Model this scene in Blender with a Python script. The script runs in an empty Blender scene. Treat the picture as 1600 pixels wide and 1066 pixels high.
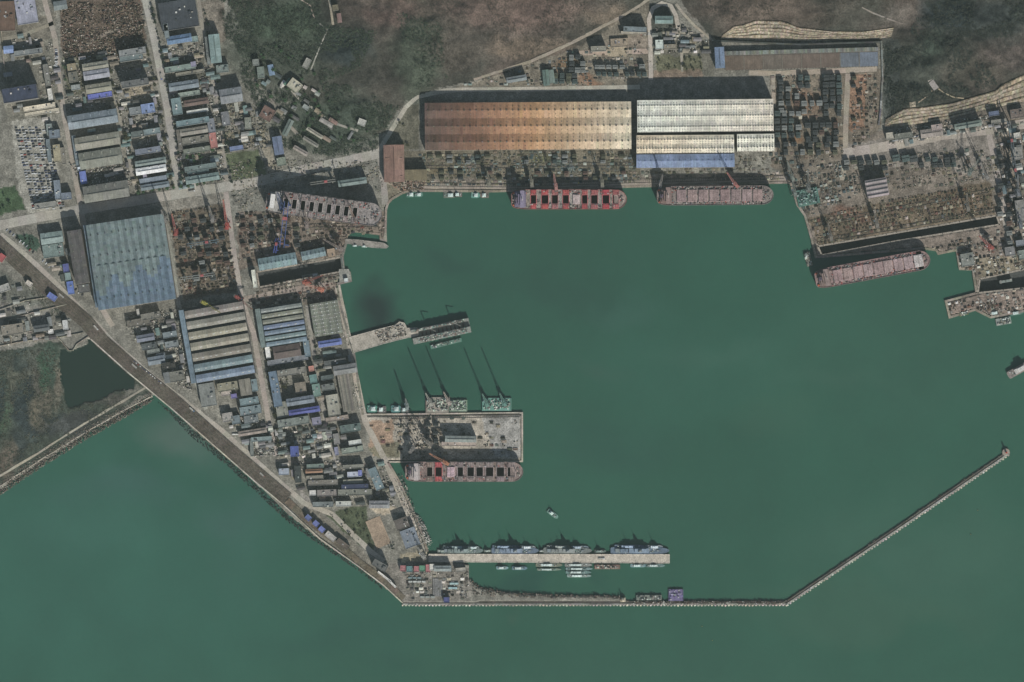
import bpy, math, random
import numpy as np
random.seed(7)
R = random.random
SC = bpy.context.scene
COL = SC.collection
rad = math.radians
CX, CY = 800.0, 533.0          # centre of the surveyed area, map units are metres

def lin(c):
    return tuple(((v/255.0)/12.92 if v/255.0 <= 0.04045 else ((v/255.0+0.055)/1.055)**2.4) for v in c)

# ------------------------------------------------------------------ materials
MATS = {}
def family(name, rough=0.7, fine=0.5, famt=0.25, coarse=0.03, camt=0.25, mid=0.0, metal=0.0, streak=0.0, bump=0.0, spec=0.3, mscale=0.12):
    m = bpy.data.materials.new(name); m.use_nodes = True
    nt = m.node_tree; N = nt.nodes; L = nt.links
    b = N['Principled BSDF']
    b.inputs['Roughness'].default_value = rough
    b.inputs['Metallic'].default_value = metal
    b.inputs['Specular IOR Level'].default_value = spec
    at = N.new('ShaderNodeAttribute'); at.attribute_name = 'Col'
    geo = N.new('ShaderNodeNewGeometry')
    def noise(scale, det=3.0, vec=None):
        n = N.new('ShaderNodeTexNoise'); n.inputs['Scale'].default_value = scale
        n.inputs['Detail'].default_value = det
        L.new(vec or geo.outputs['Position'], n.inputs['Vector'])
        return n.outputs['Fac']
    def rng(sock, amt, lo=0.3, hi=0.7):
        r = N.new('ShaderNodeMapRange'); r.inputs['From Min'].default_value = lo; r.inputs['From Max'].default_value = hi
        r.inputs['To Min'].default_value = 1-amt; r.inputs['To Max'].default_value = 1+amt
        L.new(sock, r.inputs['Value']); return r.outputs['Result']
    fac = rng(noise(fine, 4), famt)
    def mul(a, c):
        k = N.new('ShaderNodeMath'); k.operation = 'MULTIPLY'; L.new(a, k.inputs[0]); L.new(c, k.inputs[1]); return k.outputs[0]
    fac = mul(fac, rng(noise(coarse, 4), camt))
    if mid: fac = mul(fac, rng(noise(mscale, 3), mid))
    if streak:
        mp = N.new('ShaderNodeMapping'); tc = N.new('ShaderNodeTexCoord')
        mp.inputs['Scale'].default_value = (0.9, 0.06, 0.2)
        L.new(tc.outputs['Object'], mp.inputs['Vector'])
        fac = mul(fac, rng(noise(1.0, 2, mp.outputs['Vector']), streak))
    vm = N.new('ShaderNodeVectorMath'); vm.operation = 'SCALE'
    L.new(at.outputs['Color'], vm.inputs[0]); L.new(fac, vm.inputs['Scale'])
    L.new(vm.outputs['Vector'], b.inputs['Base Color'])
    if bump:
        bp = N.new('ShaderNodeBump'); bp.inputs['Strength'].default_value = bump; bp.inputs['Distance'].default_value = 1.0
        L.new(noise(fine*0.8, 4), bp.inputs['Height']); L.new(bp.outputs['Normal'], b.inputs['Normal'])
    MATS[name] = m
    return m
family('painted_steel', 0.6, 0.6, 0.26, 0.05, 0.18)
family('roof_sheet', 0.65, 0.45, 0.18, 0.035, 0.18, mid=0.16, streak=0.18)
family('concrete', 0.9, 0.55, 0.30, 0.03, 0.16, mid=0.14, spec=0.1)
family('asphalt', 0.95, 0.5, 0.22, 0.02, 0.12, mid=0.12, spec=0.1)
family('soil', 0.97, 0.42, 0.42, 0.025, 0.20, mid=0.22, bump=0.5, spec=0.03, mscale=0.13)
family('rubble', 0.95, 0.7, 0.35, 0.05, 0.2, spec=0.1)
family('leaves', 0.8, 0.5, 0.35, 0.05, 0.25, spec=0.15)
family('ship_steel', 0.6, 0.55, 0.42, 0.06, 0.22, mid=0.2, mscale=0.2)
family('bark', 0.9, 1.5, 0.3, 0.2, 0.1)

def sea_mat():
    m = bpy.data.materials.new('sea_water'); m.use_nodes = True
    nt = m.node_tree; N = nt.nodes; L = nt.links; b = N['Principled BSDF']
    b.inputs['Roughness'].default_value = 0.35; b.inputs['Specular IOR Level'].default_value = 0.35
    at = N.new('ShaderNodeAttribute'); at.attribute_name = 'Col'
    geo = N.new('ShaderNodeNewGeometry')
    def mr(scale, det, amt, dist=0.0):
        n = N.new('ShaderNodeTexNoise'); n.inputs['Scale'].default_value = scale; n.inputs['Detail'].default_value = det
        n.inputs['Distortion'].default_value = dist
        L.new(geo.outputs['Position'], n.inputs['Vector'])
        r = N.new('ShaderNodeMapRange'); r.inputs['From Min'].default_value = .3; r.inputs['From Max'].default_value = .7
        r.inputs['To Min'].default_value = 1-amt; r.inputs['To Max'].default_value = 1+amt
        L.new(n.outputs['Fac'], r.inputs['Value']); return r.outputs['Result']
    a = mr(0.0035, 5, 0.07, 1.2); c = mr(0.12, 3, 0.025)
    k = N.new('ShaderNodeMath'); k.operation = 'MULTIPLY'; L.new(a, k.inputs[0]); L.new(c, k.inputs[1])
    vm = N.new('ShaderNodeVectorMath'); vm.operation = 'SCALE'
    L.new(at.outputs['Color'], vm.inputs[0]); L.new(k.outputs[0], vm.inputs['Scale'])
    L.new(vm.outputs['Vector'], b.inputs['Base Color'])
    n = N.new('ShaderNodeTexNoise'); n.inputs['Scale'].default_value = 0.25; n.inputs['Detail'].default_value = 4
    L.new(geo.outputs['Position'], n.inputs['Vector'])
    bp = N.new('ShaderNodeBump'); bp.inputs['Strength'].default_value = 0.12; bp.inputs['Distance'].default_value = 0.5
    L.new(n.outputs['Fac'], bp.inputs['Height']); L.new(bp.outputs['Normal'], b.inputs['Normal'])
    MATS['sea_water'] = m
sea_mat()

# ------------------------------------------------------------------ mesh builder
def rot2(x, y, a):
    c, s = math.cos(a), math.sin(a); return x*c-y*s, x*s+y*c
class MB:
    def __init__(s): s.v = []; s.f = []; s.c = []
    def face(s, pts, col):
        i = len(s.v); s.v += [tuple(p) for p in pts]; s.f.append(tuple(range(i, i+len(pts)))); s.c.append(col)
    def box(s, cx, cy, z0, sx, sy, sz, col, rz=0.0, topcol=None, taper=1.0):
        h = [(-.5,-.5),(.5,-.5),(.5,.5),(-.5,.5)]
        B = []; T = []
        for a, b in h:
            x, y = rot2(a*sx, b*sy, rz); B.append((cx+x, cy+y, z0))
            x, y = rot2(a*sx*taper, b*sy*taper, rz); T.append((cx+x, cy+y, z0+sz))
        i = len(s.v); s.v += B+T
        for k in range(4):
            j = (k+1) % 4; s.f.append((i+k, i+j, i+4+j, i+4+k)); s.c.append(col)
        s.f.append((i+4, i+5, i+6, i+7)); s.c.append(topcol or col)
        s.f.append((i+3, i+2, i+1, i)); s.c.append(col)
    def bar(s, p, q, w, col, w2=None):
        px, py, pz = p; qx, qy, qz = q
        d = np.array([qx-px, qy-py, qz-pz], float); n = np.linalg.norm(d)
        if n < 1e-6: return
        d /= n; up = np.array([0, 0, 1.0]) if abs(d[2]) < .95 else np.array([1.0, 0, 0])
        a = np.cross(d, up); a /= np.linalg.norm(a); b = np.cross(a, d)
        w2 = w2 or w; i = len(s.v)
        for P, ww in ((p, w), (q, w2)):
            for (u, t) in ((-1,-1),(1,-1),(1,1),(-1,1)):
                r = np.array(P)+a*u*ww/2+b*t*ww/2; s.v.append(tuple(r))
        for k in range(4):
            j = (k+1) % 4; s.f.append((i+k, i+4+k, i+4+j, i+j)); s.c.append(col)
        s.f.append((i, i+1, i+2, i+3)); s.c.append(col); s.f.append((i+7, i+6, i+5, i+4)); s.c.append(col)
    def prism(s, poly, z0, z1, col, topcol=None, inset=1.0, bottom=False):
        area = sum(poly[k][0]*poly[(k+1) % len(poly)][1]-poly[(k+1) % len(poly)][0]*poly[k][1] for k in range(len(poly)))
        if area < 0: poly = poly[::-1]
        n = len(poly); mx = sum(p[0] for p in poly)/n; my = sum(p[1] for p in poly)/n
        i = len(s.v)
        s.v += [(mx+(p[0]-mx)*inset, my+(p[1]-my)*inset, z0) for p in poly] + [(p[0], p[1], z1) for p in poly]
        for k in range(n):
            j = (k+1) % n; s.f.append((i+k, i+j, i+n+j, i+n+k)); s.c.append(col)
        s.f.append(tuple(range(i+n, i+2*n))); s.c.append(topcol or col)
        if bottom: s.f.append(tuple(range(i+n-1, i-1, -1))); s.c.append(col)
    def cyl(s, cx, cy, z0, r, h, col, n=10, r2=None):
        r2 = r if r2 is None else r2
        i = len(s.v)
        for rr, z in ((r, z0), (r2, z0+h)):
            for k in range(n):
                a = 2*math.pi*k/n; s.v.append((cx+rr*math.cos(a), cy+rr*math.sin(a), z))
        for k in range(n):
            j = (k+1) % n; s.f.append((i+k, i+j, i+n+j, i+n+k)); s.c.append(col)
        s.f.append(tuple(range(i+n, i+2*n))); s.c.append(col)
    def build(s, name, mat='painted_steel', parent=None, loc=None, rz=None, link=True):
        me = bpy.data.meshes.new(name)
        me.from_pydata(s.v, [], s.f)
        at = me.attributes.new('Col', 'FLOAT_COLOR', 'FACE')
        arr = np.ones((len(s.f), 4), np.float32)
        if s.c: arr[:, :3] = np.array([lin(c) for c in s.c], np.float32)
        at.data.foreach_set('color', arr.ravel())
        me.materials.append(MATS[mat]); me.update()
        o = bpy.data.objects.new(name, me)
        COL.objects.link(o)
        if parent: o.parent = parent
        if loc is not None: o.location = loc
        if rz is not None: o.rotation_euler = (0, 0, rz)
        return o
def tag(o, label=None, cat=None, group=None, kind=None):
    if label: o['label'] = label
    if cat: o['category'] = cat
    if group: o['group'] = group
    if kind: o['kind'] = kind
    return o
def empty(name, loc, rz=0.0):
    o = bpy.data.objects.new(name, None); COL.objects.link(o)
    o.location = loc; o.rotation_euler = (0, 0, rz); o.empty_display_size = 2; return o
def pieces(name, proto, spots, mat, parent, rz=None):
    f = None; out = []
    for i, s in enumerate(spots):
        if f is None: o = f = proto.build(name, mat, parent)
        else: o = f.copy(); COL.objects.link(o); o.parent = parent
        o.location = s
        if rz is not None: o.rotation_euler = (0, 0, rz[i])
        out.append(o)
    return out
def copy_tree(o, loc=None, rz=None, label=None, group=None, parent=None, top=True):
    c = o.copy(); COL.objects.link(c)
    if not top: c.parent = parent
    if loc is not None: c.location = loc
    if rz is not None: c.rotation_euler = (0, 0, rz)
    if label: c['label'] = label
    if group: c['group'] = group
    for ch in list(o.children): copy_tree(ch, parent=c, top=False)
    return c
def W(px, py): return (px-CX, CY-py)
def WP(poly): return [W(*p) for p in poly]
def jit(c, a=12):
    d = random.uniform(-a, a); return tuple(max(8, min(235, v+d+random.uniform(-a*.3, a*.3))) for v in c)

# ------------------------------------------------------------------ numpy helpers
def inpoly(x, y, poly):
    r = np.zeros(x.shape, bool); n = len(poly)
    for i in range(n):
        x1, y1 = poly[i]; x2, y2 = poly[(i+1) % n]
        if y1 == y2: continue
        c = ((y1 > y) != (y2 > y)) & (x < (x2-x1)*(y-y1)/(y2-y1)+x1)
        r ^= c
    return r
def pdist(x, y, poly, closed=True):
    d = np.full(x.shape, 1e9); n = len(poly)
    for i in range(n if closed else n-1):
        x1, y1 = poly[i]; x2, y2 = poly[(i+1) % n]
        dx, dy = x2-x1, y2-y1; L = dx*dx+dy*dy or 1
        t = np.clip(((x-x1)*dx+(y-y1)*dy)/L, 0, 1)
        d = np.minimum(d, np.hypot(x-x1-t*dx, y-y1-t*dy))
    return d
rs = np.random.RandomState(3)
LAT = [rs.rand(256, 256) for _ in range(6)]
def vn(x, y, s, k=0):
    x = x/s+1000; y = y/s+1000
    xi = np.floor(x).astype(int); yi = np.floor(y).astype(int); fx = x-xi; fy = y-yi
    fx = fx*fx*(3-2*fx); fy = fy*fy*(3-2*fy); T = LAT[k]
    a = T[xi % 256, yi % 256]; b = T[(xi+1) % 256, yi % 256]; c = T[xi % 256, (yi+1) % 256]; d = T[(xi+1) % 256, (yi+1) % 256]
    return (a*(1-fx)+b*fx)*(1-fy)+(c*(1-fx)+d*fx)*fy
def fbm(x, y, s, k=0, o=4):
    t = 0; a = .5; n = 0
    for i in range(o): t = t+a*vn(x, y, s/2**i, (k+i) % 6); n += a; a *= .5
    return t/n

HILL = [(330,-700),(345,-20),(385,55),(425,115),(470,165),(520,200),(560,222),(600,205),(628,165),(650,150),(700,133),(760,124),(830,100),(900,74),(960,40),(1002,8),(1040,-30),(1075,15),(1110,58),(1120,64),(1384,66),(1392,150),(1384,198),(1443,191),(1510,178),(1600,160),(1900,90),(2400,0),(2400,-700)]
LAND = [(-900,1150),(-100,830),(0,768),(60,728),(130,683),(190,648),(232,622),(246,620),(300,672),(350,714),(400,758),(450,806),(500,847),(560,888),(600,920),(628,944),(733,944),(760,942),(976,941),(976,931),(860,929),(790,925),(750,917),(734,905),(734,880),(672,872),(660,835),(648,805),(625,755),(606,722),(816,721),(816,646),(567,649),(553,552),(543,520),(538,500),(530,470),(527,444),(537,424),(535,400),(541,380),(552,361),(594,366),(596,376),(602,376),(603,324),(612,311),(628,302),(640,298),(770,299),(975,292),(1235,285),(1246,320),(1258,337),(1275,402),(1442,388),(1463,391),(1466,396),(1495,391),(1500,420),(1520,421),(1526,458),(1478,471),(1484,496),(1524,484),(1548,496),(1600,486),(1800,470),(2600,440),(2600,-800),(-900,-800)]
DOCKS = [[(1278,385),(1557,337),(1562,351),(1400,377),(1284,399)],
         [(1531,436),(1640,412),(1640,446),(1528,458)],
         [(401,425),(533,402),(536,424),(405,449)]]
POND = [(92,545),(115,551),(140,533),(205,590),(208,604),(192,608),(160,620),(106,637),(98,600)]
def height(x, y):
    x = np.atleast_1d(np.asarray(x, float)); y = np.atleast_1d(np.asarray(y, float))
    ins = inpoly(x, y, HILL); d = pdist(x, y, HILL[1:-2], closed=False)
    h = 62*(1-np.exp(-d/150.0))+np.minimum(d/60, 1)*(fbm(x, y, 150, 1)-.5)*70+np.minimum(d/30, 1)*(fbm(x, y, 34, 2)-.5)*13+np.minimum(d/30, 1)*(np.abs(fbm(x, y, 60, 4)-.5)*-26+fbm(x, y, 11, 3)*2.4)
    # the western slope is gentler
    g = np.clip((x-430)/180, .35, 1)
    return np.where(ins, np.maximum(h*g, 0.0), 0.0)
def hz(px, py): return float(height(px, py)[0])

def build_ground():
    def axis(lo, a, b, hi, st):
        return np.concatenate([np.arange(lo, a, 40.0), np.arange(a, b+.1, st), np.arange(b+40, hi+1, 40.0)])
    xs = axis(-860, -60, 1660, 2500, 2.25); ys = axis(-760, -60, 960, 1120, 2.25)
    X, Y = np.meshgrid(xs, ys); x = X.ravel(); y = Y.ravel(); n = len(x)
    land = inpoly(x, y, LAND); dl = pdist(x, y, LAND)
    z = height(x, y)
    z = np.where(land & (dl > 1.6), z, -9.0)
    for D in DOCKS: z = np.where(inpoly(x, y, D), -13.0, z)
    z = np.where(inpoly(x+(fbm(x, y, 9, 3)-.5)*13, y+(fbm(x, y, 9, 1)-.5)*13, POND), -4.0, z)
    col = np.zeros((n, 3)); 
    def C(c): return np.array(c, float)
    col[:] = C((116,114,105))
    jx = x+(fbm(x, y, 26, 0)-.5)*34; jy = y+(fbm(x, y, 26, 3)-.5)*34
    kx = x+(fbm(x, y, 12, 2)-.5)*9; ky = y+(fbm(x, y, 12, 5)-.5)*9
    hill = inpoly(kx, ky, HILL)
    f = fbm(x, y, 120, 4); f2 = fbm(x, y, 30, 1)
    m = np.clip((f-.42)*5, 0, 1)[:, None]
    hc = C((87,79,72))*(1-m)+C((72,72,65))*m
    hc = hc*(0.70+0.32*f2[:, None])
    col = np.where(hill[:, None], hc, col)
    def blob(cx, cy, rx, ry, c, st=1.0, soft=.5):
        nonlocal col
        d = np.hypot((jx-cx)/rx, (jy-cy)/ry)
        a = np.clip((1-d)/soft, 0, 1)*st; col = col*(1-a[:, None])+C(c)*a[:, None]
    def zone(p, c, st=1.0, j=True):
        nonlocal col
        i = inpoly(kx if j else x, ky if j else y, p); a = (i*st)[:, None]; col = col*(1-a)+C(c)*a
    # western slope scrub, hill tints, shade of the top right valley painted dark
    blob(440,70,110,90,(68,73,64)); blob(520,190,110,55,(66,74,64)); blob(445,35,75,35,(64,75,62),.9)
    blob(655,85,45,95,(68,75,64),.9); blob(545,75,50,32,(50,57,56),1); blob(620,25,60,22,(90,76,70),.7)
    blob(800,15,190,40,(94,80,73),.8); blob(720,75,70,50,(82,75,68),.6); blob(830,75,90,22,(104,93,80),.7); blob(950,30,50,20,(100,90,78),.8)
    blob(1200,20,140,32,(86,77,69),.8); blob(1480,25,60,45,(48,56,57),1); blob(1560,30,70,45,(56,62,60),.8); blob(1580,85,60,28,(80,73,68),.9)  # darkest blob paints the shade lying in the valley
    blob(1430,110,45,70,(64,68,61),.8); blob(1455,75,25,30,(54,64,56),.8); blob(1520,110,60,30,(76,73,65),.6); blob(1400,20,30,20,(110,105,98),.5)
    zone([(1380,60),(1404,62),(1402,150),(1392,196),(1380,190)], (64,68,64), .8)
    # marsh by the lagoon
    zone([(-700,560),(0,545),(40,536),(90,528),(112,548),(140,533),(212,590),(234,612),(190,640),(120,680),(60,722),(0,760),(-700,1100)], (64,70,62))
    blob(10,590,30,40,(60,70,62),.8); blob(60,600,22,60,(84,82,74),.9); blob(45,655,22,40,(56,64,63),1); blob(5,655,22,30,(70,86,68),.9); blob(30,560,60,18,(82,86,78),.7)
    blob(85,560,16,50,(66,82,70),.8); blob(10,720,26,38,(92,84,74),.9); blob(105,665,60,22,(66,68,66),.9); blob(170,625,50,14,(88,84,78),.8); blob(210,610,26,14,(120,116,106),.8)
    blob(75,625,14,30,(98,92,80),.8); blob(30,630,10,50,(50,58,58),.8)
    blob(45,610,9,60,(44,52,52),.9); blob(92,600,7,50,(104,98,86),.9); blob(70,580,10,40,(54,76,60),.9); blob(22,590,14,30,(92,92,80),.8); blob(60,670,26,10,(48,54,54),.9); blob(0,640,12,50,(46,54,54),.9); blob(35,560,8,26,(54,62,58),.9); blob(62,648,16,30,(98,94,82),.8); blob(40,580,20,10,(96,96,84),.7); blob(28,700,14,30,(52,58,56),.9); blob(85,650,24,8,(50,56,54),.9); blob(55,645,12,26,(100,94,80),.7); blob(140,655,40,9,(56,58,56),.8)
    # western yards, walled plots
    zone([(-700,470),(0,440),(30,450),(80,490),(120,510),(110,530),(0,548),(-700,600)], (118,116,108), 1)
    zone([(0,420),(40,450),(75,475),(40,478),(0,470)], (96,98,90), .8)
    zone([(16,178),(80,172),(98,330),(50,342),(30,300)], (142,140,130)); zone([(0,50),(85,52),(90,180),(14,190),(0,150)], (112,110,100))
    zone([(-20,300),(22,290),(40,326),(0,338),(-20,340)], (66,82,60)); zone([(22,366),(40,366),(62,372),(60,392),(44,393)], (60,78,66))
    zone([(92,0),(222,-5),(228,78),(205,92),(100,100),(95,60)], (92,82,72)); zone([(98,88),(130,85),(135,145),(104,150)], (92,92,78))
    zone([(188,132),(238,128),(240,160),(200,165)], (138,130,114)); zone([(0,38),(85,20),(88,60),(0,70)], (104,100,90))
    zone([(352,242),(405,234),(418,274),(362,284)], (82,88,68)); zone([(408,215),(420,212),(432,268),(420,272)], (136,130,116)); zone([(352,206),(412,200),(414,222),(358,230)], (118,112,96))
    zone([(258,92),(318,84),(332,150),(270,165)], (98,96,86)); zone([(310,0),(350,0),(352,60),(330,80)], (112,106,96)); blob(342,20,12,12,(58,54,48),.9)
    zone([(100,325),(600,245),(600,300),(360,340),(130,350)], (112,111,103), .8); 
    zone([(262,330),(356,318),(378,455),(288,470)], (98,90,78)); zone([(370,330),(600,330),(600,375),(545,372),(530,400),(372,420)], (106,96,86), .9)
    zone([(405,445),(540,425),(530,470),(400,486)], (112,104,94), .9)
    zone([(240,318),(352,300),(356,316),(262,332)], (128,124,114))
    # small-craft base and southern tip
    zone([(508,800),(570,788),(584,858),(560,852),(520,815)], (74,80,62)); zone([(625,866),(668,860),(668,888),(630,888)], (150,142,122),1,False)
    zone([(595,880),(735,880),(735,940),(630,942)], (118,114,106)); zone([(460,785),(500,800),(600,890),(625,935),(590,912),(500,845)], (112,108,98))
    # middle pier and the quays
    zone([(567,650),(816,646),(816,720),(606,722)], (154,147,134),1,False); zone([(574,660),(612,656),(618,712),(582,712)], (144,124,106)); zone([(575,700),(625,690),(625,716),(590,716)], (108,106,88), .8); zone([(752,650),(813,650),(813,716),(770,712)], (140,138,132)); zone([(576,794),(628,792),(632,802),(590,804)], (158,148,130)); zone([(466,764),(486,776),(506,796),(492,800),(470,786)], (136,132,124))
    zone([(604,238),(1000,228),(1000,292),(630,300),(604,320)], (102,97,84)); zone([(640,282),(1240,270),(1240,290),(640,299)], (120,112,102), .9); blob(700,262,45,8,(118,108,84),.7); blob(880,264,24,12,(92,104,104),.8); blob(845,252,20,12,(96,100,70),.6)
    blob(740,248,18,10,(90,100,104),.7); zone([(606,285),(665,283),(664,298),(630,302)], (124,104,90)); zone([(632,165),(655,160),(655,235),(600,235),(606,215)], (92,90,78))
    # north-east yards
    zone([(760,124),(830,100),(900,74),(960,40),(1002,8),(1015,0),(1015,118),(990,135),(700,138)], (112,106,94)); blob(880,105,28,14,(128,106,84),.9); blob(920,125,22,9,(128,98,78),.8); zone([(905,88),(1012,82),(1016,60),(1000,55),(930,70)], (132,122,110),.9)
    zone([(1014,8),(1034,0),(1056,8),(1062,46),(1016,52)], (74,76,70)); zone([(1022,50),(1060,50),(1075,60),(1115,70),(1115,120),(1020,122)], (104,102,92)); zone([(1024,88),(1096,86),(1100,112),(1026,114)], (92,92,72),.8); zone([(1020,110),(1098,108),(1098,120),(1020,124)], (124,108,94),.8)
    zone([(1204,116),(1380,108),(1376,200),(1320,245),(1204,262)], (108,100,88)); blob(1262,160,30,22,(118,98,82),.8); zone([(1324,118),(1356,116),(1352,200),(1328,204)], (128,104,86)); blob(1240,218,20,14,(126,98,74),.8); blob(1290,215,26,18,(120,116,104),.8)
    zone([(1204,262),(1320,245),(1370,205),(1600,160),(1700,150),(1700,480),(1275,402),(1246,310),(1240,270)], (112,104,94)); zone([(1205,240),(1330,250),(1330,300),(1240,300)], (100,94,84),.7)
    zone([(1262,340),(1545,284),(1556,336),(1278,384)], (98,88,74)); blob(1330,335,40,14,(104,80,68),.8); blob(1500,312,50,20,(104,88,72),.7)
    zone([(1320,226),(1500,196),(1560,190),(1570,330),(1545,284),(1470,262),(1330,262)], (126,120,112),.85); zone([(1280,402),(1562,352),(1600,346),(1600,400),(1500,400),(1440,390)], (122,112,102),.9)
    zone([(1478,470),(1640,436),(1640,500),(1484,498)], (124,112,102),1,False); zone([(1526,405),(1600,395),(1600,425),(1530,436)], (128,120,102),.8)
    # brightness mottling of worn ground
    mm = (0.80+0.48*fbm(x, y, 8, 1, 3))[:, None]; col = np.where(hill[:, None], col*(0.86+0.28*fbm(x, y, 10, 2, 3))[:, None], col*mm)
    for D in DOCKS: col = np.where(inpoly(x, y, D)[:, None], C((78,78,76)), col)
    col = np.where((~land)[:, None], C((95,92,84)), col)
    s = np.clip(col, 5, 240)/255; s = np.where(s <= .04045, s/12.92, ((s+.055)/1.055)**2.4)
    nx, ny = len(xs), len(ys)
    idx = np.arange(nx*ny).reshape(ny, nx)
    q = np.stack([idx[:-1, :-1], idx[1:, :-1], idx[1:, 1:], idx[:-1, 1:]], -1).reshape(-1, 4)
    grid('ground', x-CX, CY-y, z, q, s, 'soil', 'structure')
def grid(name, x, y, z, q, s, mat, kind):
    me = bpy.data.meshes.new(name); n = len(x)
    me.vertices.add(n); me.vertices.foreach_set('co', np.stack([x, y, z], 1).astype(np.float32).ravel())
    me.loops.add(q.size); me.loops.foreach_set('vertex_index', q.ravel().astype(np.int32))
    me.polygons.add(len(q)); me.polygons.foreach_set('loop_start', np.arange(0, q.size, 4, dtype=np.int32))
    me.update(calc_edges=True); me.validate()
    at = me.attributes.new('Col', 'FLOAT_COLOR', 'POINT'); a = np.ones((n, 4), np.float32); a[:, :3] = s; at.data.foreach_set('color', a.ravel())
    me.materials.append(MATS[mat]); me.polygons.foreach_set('use_smooth', np.ones(len(q), bool))
    o = bpy.data.objects.new(name, me); COL.objects.link(o); o['kind'] = kind
    return o
build_ground()

def build_sea():
    xs = np.concatenate([[-20000, -5000], np.arange(-1000, 2600, 5.0), [6000, 20000]]); ys = np.concatenate([[-20000, -5000], np.arange(-400, 1500, 5.0), [6000, 20000]])
    X, Y = np.meshgrid(xs, ys); x = X.ravel(); y = Y.ravel()
    c = np.zeros((len(x), 3)); c[:] = (47,84,68)
    jx = x+(fbm(x, y, 90, 0)-.5)*110; jy = y+(fbm(x, y, 90, 3)-.5)*110
    def blob(cx, cy, rx, ry, k, st=1.0, soft=.7):
        nonlocal c
        d = np.hypot((jx-cx)/rx, (jy-cy)/ry); a = (np.clip((1-d)/soft, 0, 1)*st)[:, None]; c = c*(1-a)+np.array(k, float)*a
    blob(150,900,560,330,(52,90,76)); blob(330,680,130,70,(62,90,78),.8); blob(900,1080,700,110,(52,86,71),.7)
    blob(800,400,330,190,(46,77,64),.6); blob(570,480,55,60,(34,48,44),1,.8); blob(880,450,130,40,(43,71,60),.5); blob(660,580,110,60,(38,70,58),.7)
    blob(1050,560,240,120,(50,87,72),.8); blob(1400,560,260,160,(51,84,69),.7); blob(850,910,110,20,(38,72,62),.7); blob(930,690,170,60,(46,78,66),.6)
    blob(1450,860,260,120,(60,90,75),.7)
    blob(270,668,110,55,(80,96,86),.9); blob(180,770,120,50,(62,92,84),.7); blob(380,800,90,60,(64,92,84),.7); blob(980,470,90,22,(56,88,76),.6); blob(930,560,60,26,(58,86,73),.6); blob(1130,545,120,30,(58,91,76),.6); blob(1300,600,160,26,(56,88,73),.6); blob(720,400,60,26,(42,70,60),.6); blob(1180,660,80,40,(56,86,70),.5)
    blob(400,860,60,90,(58,92,80),.6); blob(120,840,150,60,(60,97,84),.6); blob(1350,960,260,50,(60,88,72),.6); blob(560,1000,200,40,(46,80,68),.6); blob(760,930,70,14,(78,84,70),.8); blob(620,330,40,30,(50,88,74),.6)
    c *= (0.985+0.05*fbm(x, y, 40, 2))[:, None]; c *= np.array([.92, 1.0, .99])
    s = c/255; s = np.where(s <= .04045, s/12.92, ((s+.055)/1.055)**2.4)
    nx, ny = len(xs), len(ys); idx = np.arange(nx*ny).reshape(ny, nx)
    q = np.stack([idx[:-1, :-1], idx[1:, :-1], idx[1:, 1:], idx[:-1, 1:]], -1).reshape(-1, 4)
    ccx = x[q].mean(1); ccy = y[q].mean(1); inl = inpoly(ccx, ccy, LAND); cut = np.zeros(len(q), bool)
    for D in DOCKS: cut |= inl & (inpoly(ccx, ccy, D) | (pdist(ccx, ccy, D) < 4.5))
    q = q[~cut]
    grid('sea', x-CX, CY-y, np.full(len(x), -3.0), q, s, 'sea_water', 'structure')
build_sea()
m = MB(); m.face([(*W(a, b), -1.2) for a, b in [(86,540),(114,545),(140,528),(212,590),(212,608),(192,612),(160,624),(104,643),(92,600)]][::-1], (30,46,38)); m.build('pond', 'sea_water')['kind'] = 'structure'

# ------------------------------------------------------------------ strips: roads, walls
def offset_line(pts, d):
    out = []
    for i, p in enumerate(pts):
        a = pts[max(i-1, 0)]; b = pts[min(i+1, len(pts)-1)]
        t = (b[0]-a[0], b[1]-a[1]); L = math.hypot(*t) or 1
        n = (-t[1]/L, t[0]/L); k = 1.0
        if 0 < i < len(pts)-1:
            t1 = (p[0]-a[0], p[1]-a[1]); L1 = math.hypot(*t1) or 1; cs = abs((-t1[1]/L1)*n[0]+(t1[0]/L1)*n[1]); k = 1/max(cs, .5)
        out.append((p[0]+n[0]*d*k, p[1]+n[1]*d*k))
    return out
def dens(pts, st=12):
    out = []
    for a, b in zip(pts[:-1], pts[1:]):
        n = max(1, int(math.hypot(b[0]-a[0], b[1]-a[1])/st))
        for k in range(n): out.append((a[0]+(b[0]-a[0])*k/n, a[1]+(b[1]-a[1])*k/n))
    return out+[pts[-1]]
def strip(name, pts, w, z, col, mat='asphalt', z0=None, wob=0.0, off=0.0, var=5, drape=True):
    P = dens(pts); m = MB()
    L = offset_line(P, off-w/2); Rr = offset_line(P, off+w/2)
    if wob:
        L = [(a+random.uniform(-wob, wob), b+random.uniform(-wob, wob)) for a, b in L]; Rr = [(a+random.uniform(-wob, wob), b+random.uniform(-wob, wob)) for a, b in Rr]
    H = [hz(*p)+z if drape else z for p in P]
    l = [(*W(*p), h) for p, h in zip(L, H)]; r = [(*W(*p), h) for p, h in zip(Rr, H)]
    for i in range(len(P)-1):
        c = jit(col, var)
        m.face([r[i], r[i+1], l[i+1], l[i]], c)
        if z0 is not None:
            for (a, b) in ((l[i], l[i+1]), (r[i+1], r[i])):
                m.face([(a[0], a[1], z0), (b[0], b[1], z0), b, a], c)
    if z0 is not None:
        for a, b in ((l[0], r[0]), (r[-1], l[-1])): m.face([(b[0], b[1], z0), (a[0], a[1], z0), a, b], col)
    return m.build(name, mat)
RD = (138,134,125)
def road(pts, w, col=RD, z=0.12, wob=0.0, name='road'): o = strip(name, pts, w, z, col, wob=wob); o['kind'] = 'structure'; return o
road([(222,-60),(228,0),(245,80),(262,170),(281,306)], 12, (158,155,146), .16)
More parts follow.
